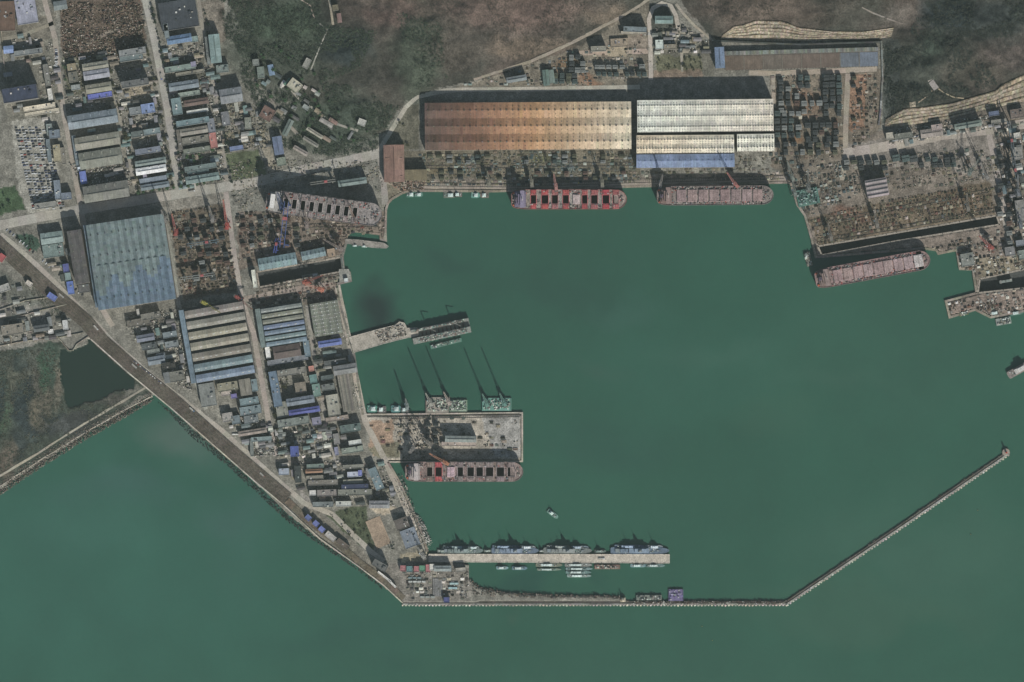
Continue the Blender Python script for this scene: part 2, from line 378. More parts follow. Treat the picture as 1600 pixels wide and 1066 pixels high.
road([(60,-40),(72,10),(86,60),(92,120),(100,180),(110,230),(120,290),(130,345),(140,400),(152,470),(176,510)], 8, (154,146,135), .20)
road([(160,80),(176,130),(186,180),(198,235),(214,300)], 5.5, (147,143,131), .24, .4)
road([(306,-40),(314,30),(328,100),(340,170),(354,285)], 6, (143,138,128), .20, .3)
road([(-60,368),(0,352),(70,338),(130,327),(205,315),(280,303),(400,285),(480,264),(540,252),(592,240)], 15, (158,154,144), .28, .3)
road([(588,244),(600,222),(634,168),(652,151),(700,141),(850,139),(1000,136)], 7, (165,161,147), .20, .3)
road([(592,236),(596,262),(600,290),(602,320)], 10, (149,145,136), .24, .6)
road([(1017,125),(1016,60),(1014,30),(1020,13),(1034,5),(1048,9),(1056,24),(1060,47)], 6.5, (172,165,152), 1.0, .3)
road([(740,124),(830,96),(900,64),(960,32),(1000,8),(1022,-8),(1060,-30)], 5, (152,143,127), .9, .4)
road([(1056,6),(1068,22),(1085,40),(1112,62)], 4, (154,147,131), .9, .4)
road([(1060,47),(1064,70),(1066,112)], 4, (149,143,129), .5, .4)
road([(1018,52),(1060,50),(1100,56)], 3.5, (149,143,129), .6, .4)
road([(905,83),(960,82),(1016,80)], 8, (165,149,134), .34, .5)
road([(353,300),(366,400),(378,470),(396,520),(410,600),(420,660),(431,712)], 8, (158,149,140), .20, .3)
road([(480,478),(488,540),(500,600),(508,660),(524,725)], 5.5, (149,145,136), .24, .4)
road([(527,446),(534,480),(545,530),(560,610),(571,660),(600,715),(622,765),(645,820),(664,875)], 9, (165,157,144), .22, .4)
road([(0,366),(40,398),(90,446),(130,486),(182,540),(240,590),(300,636),(350,676),(395,716),(440,756),(475,786),(520,804),(552,836),(580,862),(600,878)], 8, (161,155,143), .32, .5)
road([(252,328),(264,380),(278,470),(292,530),(304,590),(322,640)], 6.5, (138,137,127), .24, .4)
road([(1170,114),(1212,115),(1370,108)], 8, (156,145,131), .20, .4)
road([(1325,115),(1322,180),(1320,250),(1316,282)], 8, (152,143,129), .24, .4)
road([(1208,116),(1209,180),(1211,245)], 6, (158,149,134), .24, .4)
road([(1318,240),(1400,226),(1470,212),(1540,204),(1620,190)], 15, (161,153,142), .28, .5)
road([(1545,206),(1560,280),(1572,350),(1582,402)], 9, (156,149,140), .24, .5)
road([(600,284),(660,291),(770,292),(1000,286),(1230,279)], 7, (149,140,127), .20, .5)
road([(122,78),(170,50),(228,38)], 5, (138,129,116), .20, .4)
road([(0,62),(40,54),(84,36)], 6, (140,134,120), .20, .5)
road([(470,0),(486,10),(492,30)], 2, (170,154,140), .8, .3)
road([(515,0),(518,18),(521,40)], 3.5, (156,149,131), .8, .3)
road([(500,38),(512,48),(500,75),(486,110)], 2, (147,145,134), .8, .3)
road([(388,110),(400,128),(418,150),(434,172),(452,196),(470,215)], 5, (131,127,116), .8, .4)
road([(455,140),(468,155),(490,170),(520,192),(560,205)], 4, (152,149,138), .8, .5)
road([(372,470),(440,456),(524,444)], 9, (147,136,125), .24, .5)
road([(430,720),(500,724),(575,726)], 3, (136,129,118), .20, .3)
# raised dark embankment with its pale parapet
CW = [(-120,270),(-40,345),(0,384),(40,420),(82,459),(135,503),(160,534),(210,578),(270,626),(350,697),(398,738),(448,780)]
o = strip('embankment', CW, 23, 1.6, (88,83,75), 'soil', z0=-4, var=4, drape=False); o['kind'] = 'structure'
o = strip('embankment', [(448,782),(480,812),(520,842),(560,878),(600,908),(630,936)], 11, 1.2, (100,92,80), 'soil', z0=-4, var=8, drape=False); o['kind'] = 'structure'
def wall(name, pts, w, z, z0, col, label, cat, **k):
    o = strip(name, pts, w, z, col, 'concrete', z0=z0, drape=False, **k); tag(o, label, cat); return o
PP = [(142,530),(200,582),(270,640),(350,710),(398,752),(444,790),(500,842),(560,885),(600,915),(629,942)]
wall('sea_wall', PP, 1.8, 2.6, -6, (176,170,155), 'thin pale parapet wall along the sea side of the dark embankment', 'sea wall', var=12)
def rail_ribs():
    m = MB(); P = dens(CW[2:], 4)
    for side in (-8.5, -4.5, 0, 4.5, 8.5):
        Q = offset_line(P, side)
        for a, b in zip(Q[:-1], Q[1:]):
            m.bar((*W(*a), 1.85), (*W(*b), 1.85), 0.5, jit((104,94,82), 14))
    return m
tag(rail_ribs().build('rail_track', 'rubble'), 'long parallel steel rails running along the dark embankment top', 'rail track')
# quay edges
def quay(pts, label, w=3.6, col=(132,124,112)):
    return wall('quay_wall', pts, w, 0.45, -9, col, label, 'quay wall', var=10)
quay([(603,328),(606,318),(612,311),(628,302),(640,298),(770,299),(975,292),(1235,285)], 'long concrete quay edge south of the brown and white halls')
quay([(1235,285),(1246,320),(1258,337),(1268,372),(1275,402),(1350,396),(1442,388)], 'stained quay edge of the eastern yard where the pink bulk carrier lies')
quay([(1442,388),(1463,391),(1466,396),(1495,391),(1500,420),(1520,421),(1526,458)], 'stepped quay edge on the east shore between two docks')
quay([(1527,458),(1478,471),(1484,496),(1524,484),(1548,496),(1600,486),(1700,478)], 'blunt cluttered quay head projecting from the east shore')
quay([(541,380),(535,400),(537,424),(546,426),(548,438),(527,444),(530,470),(538,500),(546,530),(553,552),(567,648)], 'crooked western quay edge between the jetty and the middle pier', col=(124,120,110))
quay([(606,722),(625,755),(648,805),(660,835),(668,862)], 'slanting quay edge with debris south of the middle pier')
quay([(552,361),(594,366),(595,374),(602,376),(603,328)], 'rusty quay corner at the foot of the slipway')
quay([(567,648),(816,645.5),(816,721),(606,722)], 'straight rim around the square middle pier', 2.6, (168,160,146))
def rocks(name, poly, n, label, smin, smax, pal, zlo=-4, zhi=0.6, cat='rocks'):
    m = MB(); xs = [p[0] for p in poly]; ys = [p[1] for p in poly]; c = 0
    while c < n:
        x = random.uniform(min(xs), max(xs)); y = random.uniform(min(ys), max(ys))
        if not inpoly(np.array([x]), np.array([y]), poly)[0]: continue
        c += 1; s = random.uniform(smin, smax); z = random.uniform(zlo, zhi)
        m.box(*W(x, y), z, s, s*random.uniform(.5, 1), s*.8, jit(random.choice(pal), 12), R()*3, taper=.6)
    return tag(m.build(name, 'rubble'), label, cat, None, 'stuff')
ROCK = [(120,114,104),(96,92,84),(150,142,130),(80,76,70),(110,98,86)]
rocks('shore_rocks', [(-60,812),(0,774),(60,734),(130,690),(190,656),(240,626),(236,612),(190,636),(125,672),(55,716),(0,752),(-60,786)], 4200, 'band of loose grey boulders along the marsh shoreline', .8, 1.9, ROCK)
rocks('shore_rocks', [(246,628),(300,684),(350,724),(400,770),(450,816),(500,852),(560,892),(600,924),(592,912),(560,882),(500,844),(450,803),(400,758),(350,712),(300,668)], 1100, 'dark submerged boulders at the foot of the seaward embankment', 1, 2.4, [(62,78,70),(70,76,70),(54,60,56)], -3.6, -2.2)
rocks('shore_rocks', [(734,905),(750,917),(790,925),(860,929),(976,931),(976,936),(860,935),(780,933),(735,930)], 700, 'grey boulders on the inner bank of the southern breakwater', 1, 2.4, ROCK, -3, .6)
road([(-60,778),(0,744),(60,708),(130,663),(190,628),(226,606)], 3.2, (158,152,136), .5, .6, name='path')
road([(-60,796),(0,760),(60,721),(130,678),(190,643),(238,619)], 1.4, (178,170,154), .5, .5, name='path')
# main breakwater, pale beaded parapet
def breakwater(pts, label, w, beads, side, col=(146,144,136)):
    root = empty('breakwater', (*W(*pts[0]), 0))
    L = W(*pts[0])
    def sh(o): o.location = (-L[0], -L[1], 0); o.parent = root
    o = strip('core', pts, w, -.6, (92,88,80), 'concrete', z0=-9, drape=False, var=9); sh(o)
    o = strip('walkway', offset_line(dens(pts, 400), side*w*.22), w*.38, .7, col, 'concrete', z0=-3, drape=False, var=10); sh(o)
    m = MB()
    P = dens(offset_line(dens(pts, 400), side*w*.5), 5.2)
    for p in P: m.box(*W(p[0], p[1]+random.uniform(-.3, .3)), -.8, random.uniform(1.6, 3), random.uniform(1.6, 2.8), random.uniform(2, 3), jit((186,180,166), 26), R())
    o = m.build('parapet_block', 'concrete'); sh(o); o['kind'] = 'stuff'
    m = MB(); P = dens(offset_line(dens(pts, 400), -side*w*.42), 2.6)
    for p in P:
        for k in range(2): m.box(*W(p[0]+random.uniform(-2, 2), p[1]+random.uniform(-2, 2)), -4, random.uniform(1.4, 3), random.uniform(1.4, 3), random.uniform(1.5, 4), jit(random.choice([(70,68,64),(88,84,78),(120,114,104),(58,56,54)]), 10), R()*3, taper=.55)
    o = m.build('armour_rock', 'rubble'); sh(o); o['kind'] = 'stuff'
    return tag(root, label, 'breakwater')
breakwater([(629,943),(980,943),(1229,943)], 'straight southern breakwater with a beaded white edge', 6.5, 1, 1)
breakwater([(1229,943),(1400,828),(1574,709)], 'slanting eastern arm of the breakwater reaching out to its small head', 6.5, 1, 1, (172,170,160))
# ------------------------------------------------------------------ buildings
WALLC = (128,126,118)
def gable(m, L, D, x0, y0, h, rise, col, along='x', ov=.5, rough=False):
    """pitched roof solid over the rectangle centred x0,y0; ridge along x or y"""
    a, b = L/2+ov, D/2+ov
    def P(u, v, z): return (x0+u, y0+v, z) if along == 'x' else (x0-v, y0+u, z)
    n = max(1, int(L/9))
    for k in range(n):
        u0 = -a+2*a*k/n; u1 = -a+2*a*(k+1)/n
        m.face([P(u0, -b, h), P(u1, -b, h), P(u1, 0, h+rise), P(u0, 0, h+rise)], jit(col, 3))
        m.face([P(u0, 0, h+rise), P(u1, 0, h+rise), P(u1, b, h), P(u0, b, h)], jit(col, 3))
    m.face([P(-a, -b, h), P(-a, 0, h+rise), P(-a, b, h)], col); m.face([P(a, -b, h), P(a, b, h), P(a, 0, h+rise)], col)
    m.face([P(-a, b, h), P(a, b, h), P(a, -b, h), P(-a, -b, h)], col)
def building(cx, cy, w, d, ang, h, typ, col, kind, label, wall=WALLC, cat=None, vents=True, n=None, group=None):
    g_ = sum(col)/3
    k_ = .70 if max(col)-min(col) > 50 else .80
    col = tuple(v*k_+g_*(1-k_) for v in col)
    if col[2] > col[0]+18: col = (col[0]*.99, col[1]*1.02, col[2]*.96)
    if h <= 14: h *= 1.35
    z = hz(cx, cy)
    if z > 0: z -= 1.0
    root = empty(kind, (*W(cx, cy), z), rad(ang))
    tag(root, label, cat or kind.replace('_', ' '), group)
    m = MB(); m.box(0, 0, -1.5, w, d, h+1.5, wall)
    # doors and window bands are modelled as shallow recess panels proud of the wall
    m.build('wall', 'concrete', root)
    if w > 26 and d > 9:
        dm = MB(); dm.box(w/2+.12, 0, 0, .25, min(d*.4, 8), min(h*.7, 8), (90,98,104)); dm.build('door', 'painted_steel', root)
        wm = MB()
        wm.box(0, -d/2-.06, h*.55, w*.8, .14, 1.4, (50,58,64)); wm.build('window_band', 'painted_steel', root)
    r = MB()
    if typ == 'g':
        al = 'x' if w >= d else 'y'; L, D = (w, d) if al == 'x' else (d, w)
        gable(r, L, D, 0, 0, h, max(.8, D*.13), col, al)
        rf = r.build('roof', 'roof_sheet', root)
        if vents and L > 22:
            v = MB(); zt = h+max(.8, D*.13)
            v.box(0, 0, zt-.3, *((L*.86, .9) if al == 'x' else (.9, L*.86)), .9, tuple(q_*.72 for q_ in col)); v.build('ridge_vent', 'painted_steel', rf)
            if L > 30 and D > 9:
                rise = max(.8, D*.13)
                for s in (-1, 1):
                    for k in range(int(L/15)):
                        if R() < .3: continue
                        sk = MB(); u = -L/2+8+k*14; yy = s*D*.27; zz = h+rise*(1-abs(yy)/(D/2+.5))+.18
                        q = (u, yy) if al == 'x' else (-yy, u)
                        sk.box(q[0], q[1], zz-.3, 1.2 if al == 'x' else D*.3, D*.3 if al == 'x' else 1.2, .42, jit(tuple(min(225, int(v_*1.14)) for v_ in col), 6))
                        sk.build('skylight', 'painted_steel', rf)
    elif typ == 'm':      # multi gable, n bays side by side across the depth
        n = n or 3; bd = d/n
        for k in range(n): gable(r, w, bd-.05, 0, -d/2+bd*(k+.5), h, bd*.17, jit(col, 4), 'x', ov=.0)
        rf = r.build('roof', 'roof_sheet', root)
        for k in range(n):
            v = MB(); v.box(0, -d/2+bd*(k+.5), h+bd*.17-.3, w*.94, .8, .9, (92,92,88)); v.build('ridge_vent', 'painted_steel', rf)
    elif typ == 's':      # mono pitch
        b = d/2+.4; a = w/2+.4; rise = d*.1
        r.face([(-a,-b,h), (a,-b,h), (a,b,h+rise), (-a,b,h+rise)], col); r.face([(-a,b,h+rise), (a,b,h+rise), (a,b,h-.3), (-a,b,h-.3)], col)
        r.face([(-a,-b,h), (-a,b,h+rise), (-a,b,h-.3), (-a,-b,h-.3)], col); r.face([(a,-b,h-.3), (a,b,h-.3), (a,b,h+rise), (a,-b,h)], col)
        r.build('roof', 'roof_sheet', root)
    else:                 # flat with parapet and plant
        r.box(0, 0, h+.02, w-.7, d-.7, .35, col)
        rf = r.build('roof', 'concrete' if typ == 'f' else 'roof_sheet', root)
        p = MB()
        pc = tuple(min(230, v_+14) for v_ in col)
        p.box(0, d/2-.2, h, w, .45, 1.1, pc); p.box(0, -d/2+.2, h, w, .45, 1.1, pc)
        p.box(w/2-.2, 0, h, .45, d-.95, 1.1, pc); p.box(-w/2+.2, 0, h, .45, d-.95, 1.1, pc); p.build('parapet', 'concrete', rf)
        if w*d > 150:
            for k in range(min(6, int(w*d/110))):
                q = MB(); q.box(random.uniform(-.4, .4)*w, random.uniform(-.38, .38)*d, h+.37, random.uniform(1.2, 3), random.uniform(1.2, 3), random.uniform(.7, 2), jit(random.choice([(150,150,145),(80,82,84),(180,180,174)]), 14))
                q.build('rooftop_unit', 'painted_steel', rf)
            if w > 18 and d > 9:
                q = MB(); q.box(w*.3, 0, h+.37, 4, min(5, d*.5), 2.6, WALLC, topcol=col); q.build('stair_head', 'concrete', rf)
    return root
T=(116,130,127); BG=(114,124,132); G=(124,124,118); TN=(140,136,118); BL=(80,96,178); LB=(108,128,186); CR=(200,190,166); WH=(196,200,200); SL=(98,112,130); BR=(98,84,74); LV=(140,142,156); DK=(66,68,68); NV=(52,58,84); DT=(88,104,102)
B = [
# north-west quarter
(11,26,27,46,2,9,'r',(104,80,64),'workshop','large plain brown roof cut by the top left edge of the picture'),
(42,17,32,42,9,10,'r',LV,'workshop','pale lavender roof at the top left beside the brown roof'),
(95,9,20,13,9,7,'g',(118,128,128),'workshop','small grey gabled shed beside the trees at the top left'),
(14,78,15,11,5,6,'g',LB,'workshop','small light blue roof beside the curved road at the far left'),
(34,148,54,22,9,34,'r',NV,'office_building','tall navy roofed block casting the big shadow at the far left'),
(62,168,50,8,9,5,'f',CR,'shelter','long cream strip roof at the south foot of the navy block'),
(66,176,54,6,9,4,'f',(184,176,154),'shelter','second narrower cream strip roof just north of the car park'),
(45,82,44,8,8,8,'r',(118,124,122),'workshop','grey curved street front roof by the light blue shed'),
(74,118,8,34,9,8,'f',(116,116,108),'workshop','narrow grey annexe on the east side of the navy block'),
(79,148,7,18,9,6,'f',(196,194,184),'shelter','little white topped hut east of the navy block'),
(150,104,40,11,9,11,'g',(132,130,114),'workshop','tan gabled workshop, northernmost of the short row east of the western road'),
(152,117,40,13,9,12,'g',(138,140,148),'workshop','grey and white striped gable workshop below the tan one'),
(155,138,40,13,9,10,'g',(130,128,110),'workshop','tan workshop directly above the bright blue strip roof'),
(157,150,38,8,9,9,'r',(86,92,184),'workshop','bright violet blue strip roof under the tan workshop'),
(113,106,14,12,9,7,'f',(140,130,104),'house','small ochre flat roof west of the striped workshops'),
(115,121,14,16,9,8,'f',(112,110,98),'house','grey brown flat roof below the ochre one'),
(119,137,14,8,9,7,'f',(136,142,138),'house','pale small roof at the south end of the ochre pair'),
(208,82,42,10,9,13,'r',(128,132,130),'workshop','grey roof beside the main north road, north of the square dark yard'),
(206,91,36,9,9,11,'r',(98,112,112),'workshop','teal lean-to roof attached below the grey roadside workshop'),
(212,131,42,10,9,26,'f',(98,100,98),'office_building','grey slab block whose tall shadow fills the square yard to its north'),
(232,170,21,15,9,9,'r',(112,130,190),'workshop','light blue box roof beside the main north road'),
(212,174,18,12,9,8,'r',(118,124,124),'workshop','grey annexe joined to the west side of the light blue box'),
(146,187,77,21,9,12,'g',(118,130,136),'workshop','long blue grey gable hall between the western road and the inner lane'),
(153,221,70,19,9,9,'g',(138,136,120),'workshop','wide tan gable hall, upper of two tan halls'),
(158,248,66,25,9,11,'g',(124,126,112),'workshop','wide greenish tan gable hall, lower of two tan halls'),
(119,236,6,48,9,6,'r',(104,118,124),'workshop','thin blue grey lean-to on the west ends of the two tan halls'),
(131,278,10,20,9,8,'r',(88,102,186),'workshop','upright bright blue roof west of the scrap yard'),
(126,264,8,6,9,6,'r',(196,206,214),'shelter','little white roof at the north end of the bright blue upright one'),
(167,300,70,25,9,18,'g',(118,118,108),'workshop','grey gable hall directly above the biggest teal hall'),
(86,210,17,13,6,8,'r',(104,116,126),'workshop','blue grey box at the north east corner of the car park'),
(78,203,9,18,6,6,'f',(120,132,128),'workshop','small teal strip at the corner of the car park'),
(90,240,11,27,6,8,'f',(150,142,114),'workshop','ochre flat roof on the east side of the car park'),
(99,244,6,26,6,6,'f',(120,116,104),'workshop','narrow brown grey roof beside the ochre one'),
(77,236,6,36,6,5,'r',(108,122,126),'shelter','slim blue grey canopy between the cars and the ochre roof'),
(91,297,10,30,6,9,'r',(108,120,130),'workshop','upright slate roof south of the ochre roof'),
(104,307,17,11,6,9,'r',(100,110,122),'workshop','dark slate annexe at the south end of the slate roof'),
(72,321,34,9,8,8,'f',(134,134,126),'workshop','pale grey roof closing the south end of the car park'),
(238,206,26,9,9,8,'r',(110,126,126),'workshop','teal grey roof, northernmost of the row west of the main north road'),
(215,210,18,9,9,7,'f',(98,108,104),'workshop','dark green grey annexe west of the teal grey roof'),
(232,236,40,9,9,10,'r',(112,120,132),'workshop','slate blue strip roof south of the dark court'),
(236,254,48,9,9,9,'g',(118,132,126),'workshop','teal strip roof just above the white one'),
(237,266,47,10,9,11,'g',(204,206,202),'workshop','clean white roofed workshop in the centre of the row'),
(240,281,42,7,9,8,'s',(112,124,134),'workshop','blue grey strip roof below the white one'),
(243,291,44,8,9,10,'g',(112,124,130),'workshop','blue grey gable at the south end of the row, by the crossroads'),
(228,281,6,24,9,7,'r',(134,130,144),'workshop','thin lilac end wing joining the two blue grey strips'),
# blocks east of the main north road
(280,24,58,44,9,12,'r',(58,64,70),'workshop','broad near black roof painted as shadow at the top, east of the main north road'),  # dark colour stands in for the shadow of a tall block
(281,62,38,12,9,16,'g',(84,112,160),'workshop','patchy blue gable roof east of the main north road'),
(261,50,7,24,9,12,'r',(110,122,122),'workshop','narrow grey wing west of the patchy blue roof'),
(304,62,12,9,9,9,'r',(110,130,124),'workshop','small teal annexe on the east end of the patchy blue roof'),
(337,77,16,44,6,13,'g',(118,136,142),'workshop','long upright blue grey gable roof by the wooded slope'),
(325,80,5,44,6,6,'f',(112,118,114),'workshop','narrow grey gallery west of the long upright gable'),
(348,108,19,12,6,8,'f',(108,120,114),'workshop','square green grey roof with a court south of the upright gable'),
(282,107,48,9,9,8,'r',(116,132,122),'workshop','teal strip roof with a lilac end, first below the sandy court'),
(303,101,8,8,9,9,'r',(136,128,160),'workshop','tiny lilac box on the end of the teal strip'),
(297,114,44,5,9,6,'f',(132,128,112),'shelter','thin tan canopy below the lilac box'),
(288,134,46,12,9,10,'g',(112,124,130),'workshop','blue grey gable with a dark ridge east of the road bend'),
(296,147,34,7,9,7,'f',(124,136,124),'workshop','pale green strip roof beneath the blue grey gable'),
(277,167,15,26,9,10,'r',(104,122,132),'workshop','upright blue grey roof standing alone by the road'),
(307,160,38,9,9,8,'g',(108,88,78),'workshop','rusty brown strip roof east of the upright blue grey one'),
(309,174,34,5,9,6,'f',(182,184,176),'shelter','thin whitish canopy below the rusty strip'),
(362,150,34,22,9,18,'g',(118,122,124),'workshop','grey gable hall standing against the wooded slope'),
(302,191,52,9,9,12,'r',(104,122,134),'workshop','steel blue roof heading the walled court'),
(331,197,11,22,9,10,'r',(106,110,116),'workshop','grey corner wing of the walled court'),
(334,220,11,24,9,9,'r',(164,98,88),'workshop','faded red upright roof, the only red one in the block'),
(304,205,44,10,9,8,'g',(132,128,116),'workshop','tan grey roof, upper of the pair inside the walled court'),
(306,219,42,11,9,7,'f',(118,116,104),'workshop','rough brown grey roof, lower of the pair inside the walled court'),
(281,220,6,34,9,6,'f',(112,108,98),'workshop','narrow brown west wing of the walled court'),
(308,235,42,8,9,7,'r',(114,120,106),'workshop','olive grey strip roof closing the walled court'),
(314,262,50,8,9,9,'r',(106,122,118),'workshop','teal roof north of the last court before the crossroads'),
(310,269,34,6,9,6,'f',(72,90,92),'workshop','dark teal roof sunk in the middle of the last court'),
(317,279,52,11,9,9,'g',(112,132,128),'workshop','teal gable closing the last court before the crossroads'),
(370,232,21,7,9,7,'r',(104,116,168),'workshop','small blue roof at the top of the green field'),
(353,186,12,22,9,8,'f',(108,110,112),'workshop','grey upright roof beside the mottled yard'),
(388,193,10,18,4,7,'f',(132,136,122),'workshop','pale upright roof near the crane shadow'),
(435,228,14,28,9,9,'g',(104,114,150),'workshop','upright steel blue gable north of the harbour road'),
(440,253,14,13,9,7,'f',(120,130,114),'workshop','square grey green annexe south of the steel blue gable'),
# slope houses
(400,98,10,10,5,6,'f',(120,126,118),'house','small square grey house at the top of the slope lane'),
(408,114,11,18,5,7,'f',(106,118,108),'house','green grey house below the small square one'),
(424,110,8,16,12,6,'g',(106,130,170),'house','little blue roofed house on the slope'),
(461,134,20,16,-38,9,'f',(168,164,142),'house','cream square house turned across the slope'),
(449,128,3,14,-38,6,'r',(84,124,108),'house','thin green roof leaning on the cream house'),
(418,178,20,20,-30,6,'f',(112,88,78),'house','rusty brown terrace house beside the slope lane'),
(480,100,9,16,-28,5,'f',(132,132,122),'house','pale ruin like house near the bend of the hill track'),
(478,168,10,7,-34,5,'f',(136,144,138),'house','small pale house among trees south of the cream one'),
(492,208,28,5,-32,5,'g',(150,146,128),'house','thin cream row house on the lower slope'),
(486,222,26,5,-32,5,'g',(132,130,118),'house','second thin row house below the cream one'),
(510,192,22,6,-30,5,'g',(146,142,132),'house','pale long roof on the slope near the harbour road'),
(521,190,14,5,-34,5,'g',(130,104,92),'house','narrow reddish roof on the slope near the harbour road'),
(566,192,12,10,-20,6,'f',(160,160,150),'house','pale house standing alone at the east end of the slope'),
(470,236,24,6,-30,6,'g',(146,136,126),'house','pinkish row house above the harbour road'),
(450,200,8,26,-26,6,'g',(108,122,112),'house','green grey row house beside the lane foot'),
(531,30,6,14,8,6,'g',(124,98,90),'house','reddish house beside the white hill track'),
(525,14,9,9,8,6,'f',(112,106,84),'house','olive hut at the top of the white hill track'),
# below the harbour road, west
(82,372,34,17,8,9,'g',(124,142,136),'workshop','light teal gable west of the dark upright hall'),
(84,392,32,20,8,8,'f',(112,130,124),'workshop','flat teal roof with machinery below the light teal gable'),
(104,419,9,13,8,8,'r',(72,76,150),'workshop','dark blue box at the north end of the little blue row'),
(107,433,9,13,8,7,'r',(116,138,134),'workshop','pale teal box in the middle of the little blue row'),
(111,450,10,20,8,8,'r',(82,106,196),'workshop','bright blue box at the south end of the little blue row'),
(132,451,17,13,8,8,'f',(100,100,98),'workshop','small dark grey annexe at the foot of the dark upright hall'),
(82,464,15,9,-34,6,'r',(84,98,180),'shelter','small blue roof right against the west flank of the embankment'),
(3,403,10,12,-35,6,'r',(176,72,72),'shelter','bright red roof at the left edge beside the embankment'),
(103,508,8,15,8,8,'f',(184,186,182),'house','white upright house near the lagoon corner'),
(46,443,10,7,-35,6,'f',(184,176,162),'house','cream hut west of the embankment'),
(8,450,16,11,20,7,'f',(150,150,142),'house','pale house at the left edge below the red roof'),
(66,513,24,9,8,9,'g',(92,98,98),'workshop','dark slate roof inside the walled lots'),
(80,518,8,7,8,6,'f',(188,186,180),'house','little white house beside the dark slate roof'),
(20,515,34,16,8,7,'f',(132,126,112),'workshop','sandy flat roof of the lowest walled lot'),
# south of the big teal hall
(228,528,27,10,10,8,'g',(108,114,126),'workshop','slate blue roof, first of the small row beside the embankment road'),
(234,541,24,10,10,8,'f',(84,90,90),'workshop','dark roof, second of the small row beside the embankment road'),
(240,549,20,6,10,6,'f',(120,126,120),'workshop','pale strip roof, third of the small row beside the embankment road'),
(245,563,26,12,10,8,'g',(112,122,130),'workshop','blue grey roof, lowest of the small row beside the embankment road'),
(217,504,36,11,10,7,'f',(104,100,90),'workshop','long grey brown roof just south of the big teal hall'),
(236,494,30,10,10,8,'f',(118,116,106),'workshop','rough pale roof touching the south wall of the big teal hall'),
(266,523,22,9,10,8,'r',(110,122,124),'workshop','small teal grey roof west of the sawtooth hall, upper one'),
(269,538,21,10,10,8,'r',(112,120,120),'workshop','small grey roof west of the sawtooth hall, middle one'),
(252,557,14,10,10,6,'f',(106,116,122),'workshop','small slate roof west of the sawtooth hall, lower one'),
(264,571,20,10,10,10,'f',(64,64,60),'workshop','near black square roof by the broad lane'),
(277,588,22,16,10,8,'f',(114,114,104),'workshop','brown grey flat roof at the pointed end of the broad lane'),
(263,590,12,16,10,7,'g',(106,112,110),'workshop','grey gable beside the embankment road junction'),
(325,617,24,36,9,9,'r',(118,122,116),'workshop','grey roof sprinkled with two rows of white skylights'),
(356,604,32,13,9,8,'r',(134,130,108),'workshop','straw coloured roof south of the sawtooth hall'),
(384,605,17,25,9,9,'g',(124,120,106),'workshop','upright tan gable east of the straw coloured roof'),
(398,602,9,19,9,7,'r',(112,132,134),'workshop','narrow teal roof by the lane, east of the upright tan gable'),
(354,615,16,7,9,6,'f',(156,146,136),'house','small pinkish white roof below the straw coloured one'),
(366,619,9,7,9,8,'r',(108,96,168),'shelter','tiny purple roof in the middle of the southern blocks'),
(390,627,29,11,9,9,'r',(110,126,138),'workshop','blue grey roof heading the notched teal block'),
(392,641,33,13,9,9,'f',(116,132,134),'workshop','notched teal block with a small dark court'),
(393,655,22,12,9,8,'f',(116,124,124),'workshop','grey south wing of the notched teal block'),
(356,652,16,14,9,7,'f',(140,136,128),'workshop','light grey flat roof beside the embankment road'),
(369,656,13,13,9,7,'r',(104,118,122),'workshop','teal grey roof next to the light grey flat one'),
(395,675,44,7,9,6,'g',(138,126,114),'workshop','rough pinkish strip roof above the white pipe'),
(409,686,32,7,4,7,'r',(118,134,132),'workshop','teal strip heading the cluttered square court'),
(394,699,5,28,2,6,'f',(112,118,112),'workshop','thin grey west wing of the cluttered square court'),
# east of central lane
(431,608,13,56,10,11,'r',(90,106,132),'workshop','long upright slate blue roof east of the central lane'),
(449,549,42,19,9,11,'g',(84,72,66),'workshop','dark brown gable roof between pale strips'),
(419,551,7,17,9,7,'r',(208,208,200),'shelter','small bright white upright roof beside the dark brown gable'),
(480,545,9,26,9,9,'r',(100,116,134),'workshop','upright slate roof east of the dark brown gable'),
(450,563,64,8,9,8,'f',(116,120,124),'workshop','long grey roof with small skylights under the dark brown gable'),
(456,581,44,10,9,14,'r',(118,116,106),'workshop','olive grey roof ending in a salmon cap'),
(487,576,8,8,9,15,'r',(200,128,108),'workshop','salmon pink square cap at the lane corner'),
(490,592,11,13,9,8,'r',(96,128,132),'workshop','teal roof, upper half of the eastern court wing'),
(495,610,12,20,9,8,'r',(106,132,130),'workshop','teal roof, lower half of the eastern court wing'),
(470,606,17,17,9,7,'f',(120,112,98),'workshop','brown square roof inside the green court'),
(470,626,43,11,9,12,'g',(110,120,130),'workshop','blue grey roof closing the green court'),
(476,642,48,8,9,9,'g',(72,76,164),'workshop','glossy deep blue strip roof across the southern blocks'),
(459,659,49,12,9,11,'f',(118,126,118),'workshop','grey green roof with seams below the deep blue strip'),
(495,658,14,12,9,8,'r',(124,122,140),'workshop','lilac grey box below the deep blue strip'),
(441,640,18,24,9,8,'r',(126,128,116),'workshop','pale olive roof at the foot of the long slate blue roof'),
(516,536,36,9,9,10,'g',(80,94,170),'workshop','royal blue gable at the foot of the four lengthwise roofs'),
(540,577,36,14,9,14,'g',(112,114,112),'workshop','grey gable by the west quay with a tall shadow'),
(524,566,34,8,9,9,'f',(84,88,86),'workshop','dark flat roof north of the grey quayside gable'),
(512,590,20,7,9,7,'f',(82,92,90),'workshop','dark slatted roof, upper of two by the narrow lane'),
(513,605,20,10,9,8,'f',(112,118,112),'workshop','pale grey roof, lower of two by the narrow lane'),
(521,633,19,33,9,10,'r',(150,148,132),'workshop','smooth cream roof south of the two by the narrow lane'),
(541,614,18,58,10,9,'m',(122,118,106),'workshop','long ribbed tan roof parallel to the west quay'),
